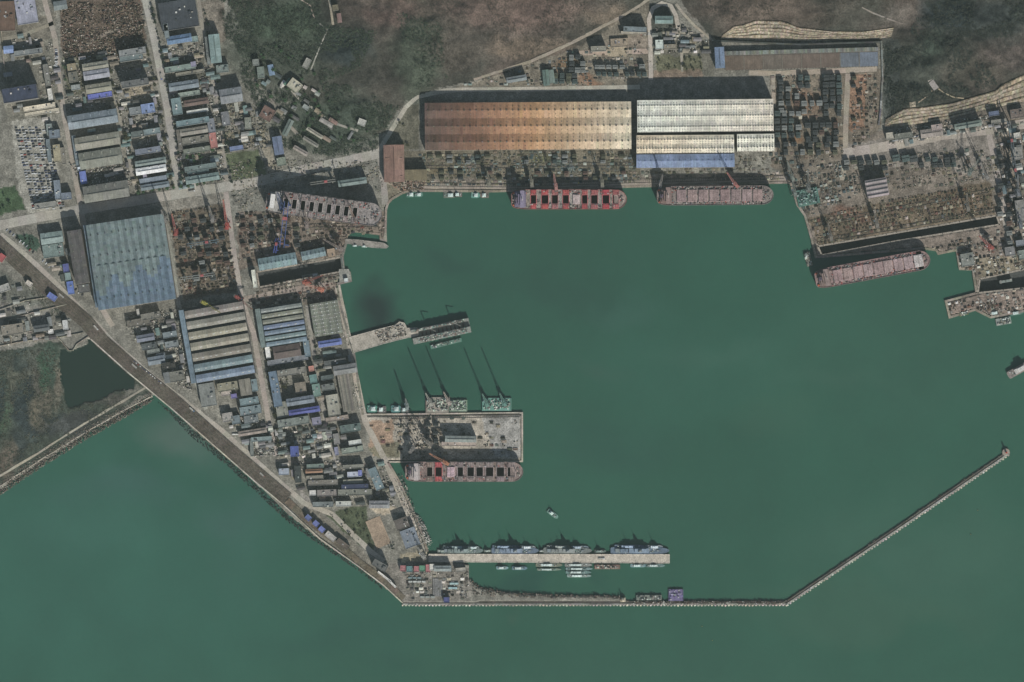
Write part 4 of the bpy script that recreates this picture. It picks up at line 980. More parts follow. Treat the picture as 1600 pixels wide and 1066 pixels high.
# ------------------------------------------------------------------ ships
def outline(L, B, stern=.12, bow=.1, n=7, sq=.75):
    p = []; h = B/2; xs = -L/2; xb = L/2
    for k in range(n+1):       # bow, half ellipse
        a = math.pi/2*(1-k/n); p.append((xb-L*bow+L*bow*math.cos(a), -h*math.sin(a)))
    q = [(x, -y) for x, y in p][::-1]
    bowp = p+q[1:]
    s = []
    for k in range(5):
        a = math.pi/2*k/4; s.append((xs+L*stern*.55*(1-math.cos(math.pi/2-a))*1.0, h*(sq+(1-sq)*math.sin(math.pi/2-a))))
    s = [(xs+L*stern, h), (xs+L*stern*.45, h*.94), (xs+L*stern*.12, h*.8), (xs, h*.55)]
    return bowp+s+[(x, -y) for x, y in s[::-1]]
def bulk_carrier(cx, cy, L, B, ang, label, hull, deck, covers, z=-3, fb=19, hw=.44, opened=None, hx=None, side=None, sup=(176,170,164), clutter=40, dkc=None, gear=True, inner=(60,52,48)):
    root = empty('bulk_carrier', (*W(cx, cy), z), rad(ang)); tag(root, label, 'ship')
    D = fb; O = outline(L, B)
    m = MB(); P = O; n = len(P)
    for i in range(n):
        a, b = P[i], P[(i+1) % n]
        m.face([(a[0]*.99, a[1]*.97, -1.0), (b[0]*.99, b[1]*.97, -1.0), (b[0], b[1], D+1.1), (a[0], a[1], D+1.1)], hull)
        m.face([(b[0]*.993, b[1]*.965, D+1.1), (a[0]*.993, a[1]*.965, D+1.1), (a[0], a[1], D+1.1), (b[0], b[1], D+1.1)], tuple(min(230, v+20) for v in hull))
        m.face([(b[0]*.993, b[1]*.965, D), (a[0]*.993, a[1]*.965, D), (a[0]*.993, a[1]*.965, D+1.1), (b[0]*.993, b[1]*.965, D+1.1)], hull)
    m.face([(x*.99, y*.97, -1.0) for x, y in P[::-1]], hull)
    m.build('hull', 'ship_steel', root)
    # deck with real hold openings
    xa, xb = -L/2+L*.13, L/2-L*.11; hb = B/2*.965; hy = B*hw/2
    dm = MB()
    aft = [(x, y) for x, y in [(p[0]*.993, p[1]*.965) for p in O] if x < xa]; aft = sorted(aft, key=lambda p: math.atan2(p[1], -(p[0]-xa)-.01))
    a0 = [(xa, -hb)]+[p for p in [(q[0]*.993, q[1]*.965) for q in O[::-1]] if p[0] < xa and p[1] < 0]+[p for p in [(q[0]*.993, q[1]*.965) for q in O[::-1]] if p[0] < xa and p[1] >= 0]+[(xa, hb)]
    a0 = [(xa, hb)]+[(q[0]*.993, q[1]*.965) for q in O if q[0]*.993 < xa]+[(xa, -hb)]
    dm.face([(x, y, D) for x, y in a0], deck)
    b0 = [(xb, -hb)]+[(q[0]*.993, q[1]*.965) for q in O if q[0]*.993 > xb]+[(xb, hb)]
    dm.face([(x, y, D) for x, y in b0], deck)
    hx = hx or [(xa+4+(xb-xa-6)*k/7+2, xa+4+(xb-xa-6)*(k+1)/7-2.5) for k in range(7)]
    opened = opened if opened is not None else [True]*len(hx)
    prev = xa
    def quad(x0, x1, y0, y1, c, z=D):
        if x1-x0 > .01: dm.face([(x0, y0, z), (x1, y0, z), (x1, y1, z), (x0, y1, z)], c)
    for k, (x0, x1) in enumerate(hx):
        quad(prev, x0, -hb, hb, jit(dkc or deck, 6)); sc = (side[k] if side else deck)
        quad(x0, x1, -hb, -hy, jit(deck, 5)); quad(x0, x1, hy, hb, jit(deck, 5)); prev = x1
    quad(prev, xb, -hb, hb, deck)
    dk = dm.build('deck', 'ship_steel', root)
    for k, (x0, x1) in enumerate(hx):
        xm, w_ = (x0+x1)/2, x1-x0
        h = MB(); c = inner
        for (px_, py_, sx, sy) in ((xm, hy, w_+.6, .6), (xm, -hy, w_+.6, .6), (x0, 0, .6, 2*hy-.6), (x1, 0, .6, 2*hy-.6)):
            h.box(px_, py_, -2 if opened[k] else D-.5, sx, sy, D+3.2-2+2 if opened[k] else 1.8, tuple(min(220, v+40) for v in covers[k]))
        if opened[k]: h.face([(x0, -hy, .4), (x1, -hy, .4), (x1, hy, .4), (x0, hy, .4)], c)
        h.build('cargo_hold', 'painted_steel', root)
        if opened[k]:
            for s in (-1, 1):
                g = MB(); cw = (hb-hy)*.86
                g.box(xm, s*(hy+.9+cw/2), D+.9, w_*.98, cw, 1.0, jit(covers[k], 8))
                for q in range(3): g.box(x0+w_*(q+.5)/3, s*(hy+.9+cw/2), D+1.9, .5, cw*.9, .35, tuple(v*.82 for v in covers[k]))
                g.build('hatch_cover', 'ship_steel', root)
        else:
            g = MB(); g.box(xm, 0, D+1.31, w_-.2, 2*hy-.2, 1.2, jit(covers[k], 6)); g.box(xm, 0, D+2.51, .5, 2*hy-1, .3, tuple(v*.75 for v in covers[k])); g.build('hatch_cover', 'ship_steel', root)
    # superstructure
    s = MB(); sx = -L/2+L*.078; sw = L*.085
    s.box(sx, 0, D, sw*1.15, B*.78, 5, sup); s.box(sx+.5, 0, D+5, sw*.95, B*.6, 6, sup); s.box(sx+1.5, 0, D+11, sw*.7, B*.5, 4, sup); s.box(sx+3, 0, D+15, sw*.45, B*.86, 2.6, tuple(min(230, v+14) for v in sup))
    su = s.build('superstructure', 'painted_steel', root)
    w = MB(); w.box(sx+3+sw*.225+.06, 0, D+16, .15, B*.76, 1.0, (40,48,54)); w.build('bridge_window', 'painted_steel', su)
    w = MB(); w.box(0, 0, 0, .15, B*.5, .8, (44,50,56)); pieces('window_band', w, [(sx+.5+sw*.475+.06, 0, D+6+lv*1.8) for lv in range(3)], 'painted_steel', su)
    f = MB(); f.box(sx-sw*.45, 0, D+5, 5, 6, 12, (96,84,96), taper=.8); f.cyl(sx-sw*.45, 1, D+17, .6, 1.6, (50,48,46), 6); f.cyl(sx-sw*.45, -1, D+17, .6, 1.6, (50,48,46), 6); f.build('funnel', 'painted_steel', su)
    f = MB(); f.bar((sx+3, 0, D+17), (sx+3, 0, D+26), .9, (190,186,176)); f.bar((sx+3, -3.5, D+22), (sx+3, 3.5, D+22), .5, (190,186,176)); f.build('mast', 'painted_steel', su)
    f = MB(); fx = L/2-L*.06; f.bar((fx, 0, D), (fx, 0, D+11), .8, (186,180,170)); f.box(fx+3, 4, D, 3, 2.4, 1.8, (112,108,100)); f.box(fx+3, -4, D, 3, 2.4, 1.8, (112,108,100)); f.build('foremast', 'painted_steel', root)
    for s_ in (-1, 1):
        f = MB(); f.box(-L/2+5, s_*B*.3, D, 7, 2.6, 2.4, (186,96,60), taper=.7); f.build('lifeboat', 'painted_steel', root)
    g = MB()   # deck fittings, winches, hoses, scaffolding boards
    for q in range(clutter*7):
        x = random.uniform(-L/2+2, L/2-5); y = random.choice([-1, 1])*random.uniform(hy*.9, hb*.93) if xa < x < xb and R() < .8 else random.uniform(-.7, .7)*hb
        inh = any(x0-.8 < x < x1+.8 for x0, x1 in hx) and abs(y) < hy+.6
        if inh or (x > xb and abs(y) > hb*.55) or (x < xa and abs(y) > hb*.75): continue
        g.box(x, y, D, random.uniform(.5, 2.2), random.uniform(.5, 2), random.uniform(.5, 2.6), jit(random.choice([(70,58,54),(150,144,136),(108,90,84),(176,170,160),(90,100,104),(150,80,72)]), 14), R()*3)
    o = g.build('deck_fitting', 'painted_steel', root); o['kind'] = 'stuff'
    if gear:
        for q in range(len(hx)-1):
            if q % 2: continue
            x = (hx[q][1]+hx[q+1][0])/2
            g = MB(); g.cyl(x, 0, D, 1.1, 8, (150,128,120), 8); g.box(x, 0, D+8, 2.6, 2.6, 2.2, (160,140,132)); g.bar((x, 0, D+9), (x+.5, hb*.95, D+10), .8, (158,120,112)); g.build('deck_crane', 'painted_steel', root)
    return root
RDc = (160,76,76); PK = (136,118,114); CRM = (160,150,140)
def rel(L, cx, spans): return [(a-cx, b-cx) for a, b in spans]
bulk_carrier(889,312,180,31,0, 'bulk carrier with red side rolled hatch covers and open black holds near the brown hall', (118,66,62), (128,114,106),
  [RDc,RDc,(146,92,90),RDc,(164,150,148),(150,74,74),(146,88,86),(166,72,76),(150,90,88)], hw=.46,
  hx=rel(180,889,[(829,838),(846,857),(862,872),(879,889),(895,905),(909,918),(923,934),(941,952),(957,967)]), opened=[1,1,1,1,0,1,1,1,1], gear=False, sup=(112,104,122), dkc=(134,126,118))
B_=[(x*1.0) for x in range(1)]
bulk_carrier(1117,306,182,30,0.5, 'pinkish grey bulk carrier with all hatches closed below the blue strip hall', (104,94,90), (120,112,106),
  [PK]*8, hw=.62, hx=rel(182,1117,[(1057+k*17,1057+k*17+14.2) for k in range(8)]), opened=[0]*8, gear=False, sup=(116,98,92), clutter=70)
bulk_carrier(1362.5,421,182,31,10.5, 'pink hatched bulk carrier moored aslant on the east shore beside the long dry dock', (118,92,90), (132,112,108),
  [(146,126,124)]*8+[(168,162,156)], hw=.6, hx=[(-62+k*16,-62+k*16+13.2) for k in range(9)], opened=[0]*9, gear=False, sup=(120,104,98), clutter=70)
bulk_carrier(725.5,737,184,31,0, 'bulk carrier with two bright red covers among grey ones south of the square pier', (110,92,88), (128,114,108),
  [(124,106,98),RDc,(154,134,136),(132,120,116),(136,124,118),(128,114,110),(134,120,116),(130,118,114),(128,114,110)], hw=.48,
  hx=rel(184,725.5,[(667,676),(680,691),(699,710),(715,724),(730,741),(744,755),(759,771),(776,788),(793,805)]), opened=[1,1,0,1,1,1,1,1,1], gear=False, sup=(150,142,138), clutter=50)
# hull being built on the slipway
o = bulk_carrier(507,326,182,36,-7.5, 'unfinished grey hull with square open holds on the slipway', (96,90,88), (130,124,120), [(132,122,118)]*9, z=2, fb=26, hw=.42,
  hx=[(-64+k*13.6,-64+k*13.6+7.6) for k in range(9)], opened=[1]*9, gear=False, sup=(150,148,142), clutter=60, inner=(56,50,48))
m = MB(); m.box(-80,0,46,7,22,3,(206,204,198)); m.build('deckhouse_block', 'painted_steel', o)

# small craft
def vessel(name, cx, cy, L, B, ang, hull, deckc, house, label, cat, group=None, mast=10, hh=4, fb=2.2, house_x=-.15, hl=.3, extras=True, z=-3, tower=None):
    root = empty(name, (*W(cx, cy), z), rad(ang)); tag(root, label, cat, group)
    m = MB(); O = outline(L, B, .06, .28, 5)
    m.prism(O, -.6, fb, hull, topcol=deckc, inset=.94, bottom=True); m.build('hull', 'painted_steel', root)
    m = MB(); m.box(L*house_x, 0, fb, L*hl, B*.62, hh*.6, house); m.box(L*(house_x+.03), 0, fb+hh*.6, L*hl*.6, B*.5, hh*.5, tuple(min(235, v+12) for v in house)); m.box(L*(house_x+.03)+L*hl*.3+.05, 0, fb+hh*.75, .12, B*.4, hh*.18, (40,46,52))
    w = m.build('wheelhouse', 'painted_steel', root)
    m = MB(); mx = L*(house_x+.02); m.bar((mx, 0, fb+hh), (mx, 0, fb+hh+mast), max(.3, mast*.05), (160,160,156), .2); m.bar((mx, -B*.25, fb+hh+mast*.5), (mx, B*.25, fb+hh+mast*.5), .25, (150,150,146))
    if tower: m.box(mx, 0, fb+hh, tower, tower*.8, mast*.55, (132,140,142), taper=.35)
    m.build('mast', 'painted_steel', w)
    if extras:
        m = MB()
        for k in range(int(10+L*1.3)): m.box(random.uniform(-.42, .3)*L, random.uniform(-.33, .33)*B, fb, random.uniform(.5, 1.6), random.uniform(.5, 1.3), random.uniform(.4, 1.5), jit(random.choice([(200,206,200),(90,110,108),(150,150,140),(60,66,66),(120,146,140)]), 16), R())
        m.build('deck_gear', 'painted_steel', root)['kind'] = 'stuff'
    return root
gp = 'large grey vessels along the north side of the long pier'
def warship(cx, L, B, label, tint):
    tint = tuple(v*.88 for v in tint); root = vessel('patrol_ship', cx, 860.5, L, B, 0, tint, tuple(v-16 for v in tint), tuple(v+8 for v in tint), label, 'ship', None, 18, 8, 3.6, -.02, .34, tower=6)
    m = MB(); m.box(-L*.27, 0, 3.6, L*.16, B*.55, 5, tint, taper=.8); m.bar((-L*.25, 0, 8), (-L*.25, 0, 17), 1.0, (120,128,130), .3); m.box(-L*.38, 0, 3.6, L*.08, B*.5, 2.6, (120,130,132)); m.build('aft_deckhouse', 'painted_steel', root)
    m = MB(); m.box(L*.3, 0, 3.6, 4, 3, 2, (118,126,128), taper=.7); m.bar((L*.3, 0, 5), (L*.3+6, 0, 5.8), .4, (100,106,108)); m.build('gun_turret', 'painted_steel', root)
warship(722, 66, 9.5, 'grey patrol ship nearest the shore on the north side of the long pier', (128,142,138))
warship(805, 74, 10.5, 'blue grey patrol ship, second from the shore on the north side of the long pier', (126,142,158))
warship(887, 76, 10, 'pale grey patrol ship, third from the shore on the north side of the long pier', (140,146,142))
warship(1000, 92, 11.5, 'longest bluish patrol ship at the outer end of the long pier', (122,140,156))
rf = random.Random(5)
for k, (x, y, L, Bm, c_, lb) in enumerate([
 (712,855.5,40,6,(120,136,132),'short grey cutter rafted outside the patrol ship nearest the shore'),(738,856,22,5,(170,186,182),'small white launch rafted ahead of the cutter nearest the shore'),
 (690,861,14,4.5,(110,120,112),'dark little boat between the shore and the first patrol ship'),(792,855,46,6,(112,130,146),'blue grey cutter rafted outside the second patrol ship'),
 (824,855.5,26,5.5,(176,184,184),'white launch rafted outside the bow of the second patrol ship'),(762,861,12,4,(130,140,130),'tiny boat in the gap before the second patrol ship'),
 (874,855,40,6,(136,142,134),'grey cutter rafted outside the third patrol ship'),(905,855.5,30,5.5,(128,142,150),'slate launch rafted outside the bow of the third patrol ship'),
 (847,861,9,4,(150,156,150),'tiny pale boat just before the third patrol ship'),(938,861.5,18,4.5,(110,126,118),'dark green boat in the gap before the longest patrol ship'),
 (985,854.5,50,6.5,(116,132,150),'long bluish cutter rafted outside the longest patrol ship'),(1022,855,28,6,(168,178,182),'white launch rafted outside the outermost end of the pier')]):
    vessel('boat', x, y, L, Bm, 0, c_, tuple(v*.8 for v in c_), tuple(min(215, v+30) for v in c_), lb, 'boat', None, rf.uniform(8, 16), rf.uniform(4, 6), 2.6, rf.uniform(-.15, .1), .4)
S = [(785,887.5,19,5,(142,176,178),'pale turquoise launch, westernmost on the south side of the long pier'),
(812,888,24,5.5,(118,152,164),'blue grey launch beside the pale turquoise one south of the long pier'),
(858,883,42,6,(134,140,120),'olive grey vessel moored against the south side of the long pier'),
(858,890,38,3.6,(142,160,140),'thin green grey boat rafted outside the olive grey vessel'),
(904,883,43,5.5,(146,150,144),'grey boat, innermost of the rafted four south of the long pier'),
(905,889,42,4.6,(138,162,160),'teal boat, second of the rafted four'),(904,894.5,40,4.6,(124,156,150),'green boat, third of the rafted four'),(905,900,38,4.6,(158,180,172),'pale boat, outermost of the rafted four'),
(998,884,26,5,(150,186,190),'white and cyan launch south of the outer pier'),(1024,884,30,5,(120,150,146),'green grey launch near the pier end'),
(642,304,14,9,(96,140,124),'green tug, westernmost below the rust orange roof'),(654,304,14,8,(104,150,136),'green tug, second below the rust orange roof'),
(703,305,20,9,(120,128,116),'grey brown tug moored alone at the north quay'),(715,304,14,8,(128,116,108),'brownish tug next to the grey brown tug'),
(743,305,14,9,(110,160,146),'bright green tug west of the red covered carrier'),(757,305,14,9,(130,122,112),'brown tug right west of the red covered carrier'),
(582,639,17,11,(96,156,140),'green tug, westernmost at the north side of the square pier'),(596,640,15,10,(124,120,116),'grey tug, second at the north side of the square pier'),
(619,639,16,11,(100,150,146),'cyan green tug, third at the north side of the square pier'),(632,640,13,9,(118,128,124),'grey green tug, fourth at the north side of the square pier'),
(1556,489,22,7,(120,132,124),'grey boat moored south of the eastern quay head'),(1589,489,22,7,(100,140,124),'green boat at the right edge below the eastern quay head'),
(556,384,12,4,(84,132,122),'small teal boat alongside the thin pointed jetty'),(570,385,10,4,(150,170,160),'small pale boat alongside the thin pointed jetty')]
for (x, y, L, Bm, c, lb) in S:
    tug = 'tug' in lb; a = (0 if y > 500 or y < 320 else -8) if not (1500 < x) else 9
    vessel('tugboat' if tug else 'boat', x, y, L, Bm, 0 if not tug else random.choice([0, 180]), c, tuple(v*.8 for v in c), (190,204,198), lb, 'tugboat' if tug else 'boat', None, 9 if not tug else 12, 4.5, 2.2, .05 if tug else -.1, .4)
for o in [o for o in COL.objects if o.get('label', '') in (S[20][5], S[21][5])]: o.rotation_euler[2] = rad(9)
vessel('boat', 864, 803.5, 20, 7, -38, (140,176,160), (104,136,124), (196,214,204), 'single workboat under way alone in the middle of the harbour', 'boat', mast=7)
for x in (862,): pass
vessel('cargo_ship', 1601, 573, 60, 12, 29, (104,98,94), (126,118,112), (176,174,168), 'slanting coaster cut by the right edge of the picture', 'ship', mast=12, hh=8, fb=5)
def barge(cx, cy, L, B, ang, c, label, deck=None, items=30, z=-3, fb=3, pal=None):
    root = empty('barge', (*W(cx, cy), z), rad(ang)); tag(root, label, 'barge')
    m = MB(); m.box(0, 0, -.6, L, B, fb+.6, c, topcol=deck or c); m.box(L/2-1, 0, fb, 1, B*.96, .7, jit(c)); m.box(-L/2+1, 0, fb, 1, B*.96, .7, jit(c)); m.build('hull', 'painted_steel', root)
    m = MB()
    for k in range(items): m.box(random.uniform(-.44, .44)*L, random.uniform(-.4, .4)*B, fb, random.uniform(.8, 3), random.uniform(.8, 2.4), random.uniform(.5, 3), jit(random.choice(pal or [(190,196,186),(70,74,72),(140,136,124),(110,120,114)]), 16), R()*.3)
    m.build('deck_cargo', 'painted_steel', root)['kind'] = 'stuff'; return root
barge(949,886,40,7,0,(118,98,88),'rust brown barge moored south of the outer pier',(124,104,94))
barge(1014,934,40,8,0,(96,104,98),'grey barge behind the southern breakwater',(112,116,108))
barge(1056,930,23,18,0,(98,92,124),'purple topped square barge behind the southern breakwater',(112,104,136), pal=[(112,106,148),(180,176,190),(90,84,110),(150,150,150)])
b = barge(697,537,50,6,14,(84,130,116),'green grey flat barge moored below the floating dock',(96,124,112))
barge(1568,502,24,11,10,(128,138,130),'pale rectangular barge moored below the eastern quay head',(132,138,132), items=50)
barge(1263,405,9,22,15,(110,110,100),'small upright pontoon at the stern of the pink hatched carrier',(126,122,112))
barge(1506,490,14,6,15,(120,118,70),'olive work pontoon on the south side of the eastern quay head',(110,108,76))
barge(1262,308,34,26,12,(76,120,104),'cluttered green pontoon in the corner of the east yard',(82,112,102), items=120, z=.3, fb=4, pal=[(120,150,140),(66,88,82),(160,176,168),(60,68,66),(96,122,114)])
# floating dock
root = empty('floating_dock', (*W(689,516.5), -3), rad(12)); tag(root, 'grey floating dock of two long walls at the end of the tapering jetty', 'floating dock')
m = MB(); m.box(0, 0, -.6, 92, 22, 2.6, (110,114,108)); m.build('pontoon', 'painted_steel', root)
for s, w_ in ((1, 4.2), (-1, 9.5)):
    m = MB(); m.box(0, s*8, 2, 92, w_, 7, (126,124,118), topcol=(128,130,122))
    for k in range(150): m.box(random.uniform(-40, 40), s*8+random.uniform(-.42, .42)*w_, 9, random.uniform(.8, 2.5), random.uniform(.6, 2), random.uniform(.4, 2.2), jit(random.choice([(180,182,170),(80,84,80),(120,100,90),(110,140,130)]), 15))
    m.build('wing_wall', 'painted_steel', root)
m = MB(); m.box(0, 0, 0, 2, 8, 1.6, (90,84,78)); pieces('keel_block', m, [(-36+k*6.5, 0, 2) for k in range(12)], 'concrete', root)
m = MB(); m.bar((0, 9, 11), (0, 9, 22), 1.2, (150,150,140)); m.bar((0, 9, 22), (12, 0, 26), .8, (150,150,140)); pieces('wall_crane', m, [(-20, 0, 0), (20, 0, 0)], 'painted_steel', root)
m = MB(); m.cyl(0, 0, -.5, .9, 1.4, (60,60,50), 8); m.cyl(0, 0, .9, .5, 2, (200,190,90), 6, .15); bu = m.build('buoy', 'painted_steel', None, (*W(1528,797.5), -3)); tag(bu, 'tiny floating buoy east of the slanting breakwater arm, upper one', 'buoy')
for (x, y, l) in ((1517,835,'tiny dark buoy east of the slanting breakwater arm, lower one'), (1097,979,'tiny buoy in open water south of the breakwater, upper one'), (1113,1001,'tiny buoy in open water south of the breakwater, lower one')): copy_tree(bu, (*W(x, y), -3), 0, l)
# beacon
root = empty('beacon', (*W(1572,707), 0.2), 0); tag(root, 'small light tower on the head of the slanting breakwater arm', 'beacon')
m = MB(); m.cyl(0, 0, -3, 6, 3.4, (150,140,128), 12); m.build('base', 'concrete', root)
m = MB(); m.cyl(0, 0, .4, 1.8, 9, (190,182,172), 10, 1.1); t = m.build('tower', 'concrete', root)
m = MB(); m.cyl(0, 0, 9.4, 1.5, .5, (160,60,50), 10); m.cyl(0, 0, 9.9, .8, 1.8, (160,60,50), 8, .3); m.build('lantern', 'painted_steel', t)
m = MB(); m.box(0, 0, -.4, 7, 7, 4, (176,168,150), taper=.6); m.cyl(0, 0, 3.6, 1.2, 8, (190,180,160), 8, .6); m.box(-3, -2, -.4, 4, 4, 2, (150,140,120)); tag(m.build('beacon', 'concrete', None, (*W(974,937), .4), 0), 'pale pointed beacon block on the southern breakwater', 'beacon')

# ------------------------------------------------------------------ cranes
def luffing_crane(cx, cy, ph, jl, elev, az, col, label, base=9, jw=1.6, z=0.2, kind='luffing_crane', twin=False):
    """az: compass-like map direction of the jib, degrees anticlockwise from east"""
    root = empty(kind, (*W(cx, cy), z), rad(az)); tag(root, label, 'crane')
    dk = tuple(v*.7 for v in col)
    for sx in (-1, 1):
        for sy in (-1, 1):
            m = MB(); m.bar((sx*base/2, sy*base/2, 0), (sx*base*.28, sy*base*.28, ph), 1.1, col, .9); m.box(sx*base/2, sy*base/2, -.1, 2.4, 1.6, 1.2, dk); m.build('leg', 'painted_steel', root)
    m = MB()
    for a, b in (((-1,-1),(1,-1)), ((1,-1),(1,1)), ((1,1),(-1,1)), ((-1,1),(-1,-1))):
        m.bar((a[0]*base*.38, a[1]*base*.38, ph*.5), (b[0]*base*.38, b[1]*base*.38, ph*.5), .7, col)
    m.box(0, 0, ph-.5, base*.66, base*.66, 1.4, col); m.cyl(0, 0, ph+.9, base*.2, 2, dk, 10); m.build('portal', 'painted_steel', root)
    m = MB(); zb = ph+2.9; m.box(-2, 0, zb, 11, 5.2, 4.2, col); m.box(3, 2.2, zb+.5, 2.4, 2, 2.4, (170,190,196)); m.box(-8, 0, zb+.3, 3, 5.6, 3.4, (96,92,86)); hs = m.build('machinery_house', 'painted_steel', root)
    m = MB(); at = zb+4+jl*.26
    for s in (-1, 1): m.bar((2, s*1.9, zb+4), (-1.5, s*.5, at), .6, col); m.bar((-6.5, s*1.9, zb+4), (-1.5, s*.5, at), .5, col)
    m.box(-1.5, 0, at-.5, 1.6, 2.2, 1.1, dk); m.build('mast', 'painted_steel', hs)
    e = rad(elev); tip = (3+jl*math.cos(e), 0, zb+3+jl*math.sin(e))
    m = MB(); n = max(6, int(jl/3.2)); hw = jw/2
    def pt(t, s, u):
        w = hw*(1-.65*t)*(2.0 if t > .02 else 1.2)
        off = (-math.sin(e)*u*w, s*w, math.cos(e)*u*w)
        return (3+(tip[0]-3)*t+off[0], off[1], zb+3+(tip[2]-zb-3)*t+off[2])
    for s in (-1, 1):
        for u in (-1, 1):
            for k in range(n): m.bar(pt(k/n, s, u), pt((k+1)/n, s, u), .42, col)
    for k in range(n):
        m.bar(pt(k/n, -1, 1), pt((k+1)/n, 1, 1), .28, col); m.bar(pt(k/n, -1, -1), pt((k+1)/n, -1, 1), .28, col); m.bar(pt(k/n, 1, -1), pt((k+1)/n, 1, 1), .28, col)
    m.box(tip[0], 0, tip[2]-.6, 1.6, 1.6, 1.4, dk); m.build('jib', 'painted_steel', root)
    m = MB(); m.bar((-1.5, 0, at), (tip[0], 0, tip[2]), .28, (70,66,62)); hz_ = max(ph*.6, 4); m.bar((tip[0], 0, tip[2]), (tip[0], 0, hz_), .22, (50,48,46)); m.box(tip[0], 0, hz_-1.6, 1.2, 1, 1.6, (150,130,60)); m.build('hoist_rope', 'painted_steel', root)
    return root
RED=(138,74,68); BLU=(66,78,142); GRY=(118,116,112); GRN=(92,130,112); YEL=(150,146,72)
for a in [
 (868,291,14,32,62,100,(150,110,104),'pinkish luffing crane at the quay behind the red covered carrier'),
 (1148,288,16,38,60,130,(150,98,92),'rusty luffing crane at the quay behind the grey pink carrier'),
 (1032,287,14,30,70,80,GRY,'grey luffing crane beside the stern of the grey pink carrier'),
 (1240,300,20,46,62,104,(104,112,106),'tall grey luffing crane at the east yard corner, southern of two'),
 (1262,292,18,42,58,96,(100,104,100),'tall grey luffing crane at the east yard corner, northern of two'),
 (1236,276,16,34,50,110,(110,116,108),'lower grey crane close to the end of the north quay'),
 (1515,268,22,42,52,60,(96,104,98),'dark green grey luffing crane in the east yard with forked shadow'),
 (1538,274,20,36,60,120,GRY,'grey luffing crane just east of the forked shadow crane'),
 (1588,300,26,50,64,100,(104,108,112),'tall grey luffing crane by the right edge, northern one'),
 (1592,350,26,50,66,94,(100,106,110),'tall grey luffing crane by the right edge, southern one'),
 (1368,348,16,34,60,105,(108,104,96),'slender crane on the north rim of the long dry dock, middle one'),
 (1296,368,16,34,60,105,(108,104,96),'slender crane on the north rim of the long dry dock, west one'),
 (1510,322,16,34,62,100,(108,104,96),'slender crane on the north rim of the long dry dock, east one'),
 (1545,385,14,30,45,140,RED,'red crane beside the stepped quay on the east shore'),
 (275,362,10,30,35,100,RED,'red crane on the west side of the steel yard'),
 (355,352,12,40,25,97,(156,76,68),'bright red crane on the east side of the steel yard'),
 (374,467,10,26,30,-38,RED,'small red crane south of the steel yard'),
 (322,475,10,26,25,-30,YEL,'yellow crane at the north end of the sawtooth hall'),
 (332,340,16,36,66,100,GRY,'grey crane near the harbour road above the steel yard'),
 (257,342,14,30,70,100,GRY,'grey crane against the east wall of the huge teal hall'),
 (480,440,12,28,30,20,(150,84,70),'rust red crane south of the inner dock'),
 (500,452,12,30,35,160,(170,110,90),'pale rust crane near the stub jetty'),
 (555,345,18,40,60,110,(126,104,92),'brownish crane on the south flank of the slipway hull'),
 (480,350,18,38,62,95,(120,110,104),'grey brown crane beside the slipway hull'),
 (530,388,14,32,40,150,(120,110,104),'grey crane east of the teal ribbed gables'),
 (763,284,12,30,66,95,(110,108,96),'olive grey crane on the north quay behind the tugs'),
 (830,284,12,30,64,100,(110,108,96),'olive grey crane on the north quay west of the pinkish crane'),
 (940,284,12,30,66,98,(110,108,96),'olive grey crane on the north quay above the carrier bow'),
 (645,700,14,34,55,60,(110,108,104),'dark grey crane above the superstructure of the southern carrier'),
 (668,690,12,26,50,140,(116,112,104),'dark grey crane in the middle of the square pier'),
 (695,722,12,28,30,150,(160,110,84),'orange brown crane on the rim of the square pier'),
 (660,866,10,20,55,120,(130,130,124),'small crane at the root of the long pier'),
 ]: luffing_crane(*a)
# sheerleg and crane barges north of the square pier
def crane_barge(cx, cy, w, d, c, label):
    return barge(cx, cy, w, d, 0, c, label, tuple(min(220, v+16) for v in c), 90, pal=[(196,200,190),(120,126,118),(80,84,80),(150,170,150)])
crane_barge(683,633,36,24,(128,122,112),'grey crane pontoon, western of two north of the square pier')
crane_barge(716,634,28,18,(122,138,120),'pale green pontoon right of the grey crane pontoon')
crane_barge(776,632,46,20,(84,124,112),'bright green crane pontoon, eastern of two north of the square pier')
luffing_crane(672,628,8,44,74,114,(150,150,140),'tall pale crane on the grey pontoon, left one', z=0)
luffing_crane(700,626,8,44,74,114,(160,150,140),'tall pale crane on the grey pontoon, right one', z=0)
luffing_crane(760,629,8,44,74,114,(98,134,122),'tall green crane on the bright green pontoon, left one', z=0)
luffing_crane(787,628,8,44,74,114,(94,130,120),'tall green crane on the bright green pontoon, right one', z=0)
luffing_crane(636,634,6,24,70,100,(120,130,126),'thin crane mast standing by the grey green tug', z=0, base=5)
# gantry cranes
def gantry(cx, cy, span, h, ang, col, label, leg=1.8, w=4):
    root = empty('gantry_crane', (*W(cx, cy), .2), rad(ang)); tag(root, label, 'crane'); dk = tuple(v*.7 for v in col)
    for s in (-1, 1):
        for t in (-1, 1):
            m = MB(); m.bar((s*span/2, t*w*1.1, 0), (s*span/2, t*w*.4, h), leg, col, leg*.8); m.box(s*span/2, t*w*1.1, -.1, 3, 2, 1.4, dk); m.build('leg', 'painted_steel', root)
    m = MB()
    for t in (-1, 1): m.box(0, t*w*.4, h, span+10, 1.1, 2.6, col)
    for k in range(int(span/5)): m.box(-span/2+2.5+k*5, 0, h+.6, .5, w*.8-1.1, .6, col)
    m.build('girder', 'painted_steel', root)
    m = MB(); m.box(span*.15, 0, h+2.62, 5, w*.9, 2.4, (150,84,84)); m.bar((span*.15, 0, h), (span*.15, 0, h*.5), .3, dk); m.build('trolley', 'painted_steel', root)
    return root
g = gantry(446,352,62,46,84,(66,82,124),'tall blue gantry spanning the slipway hull with a pinkish trolley', 2.4, 8)
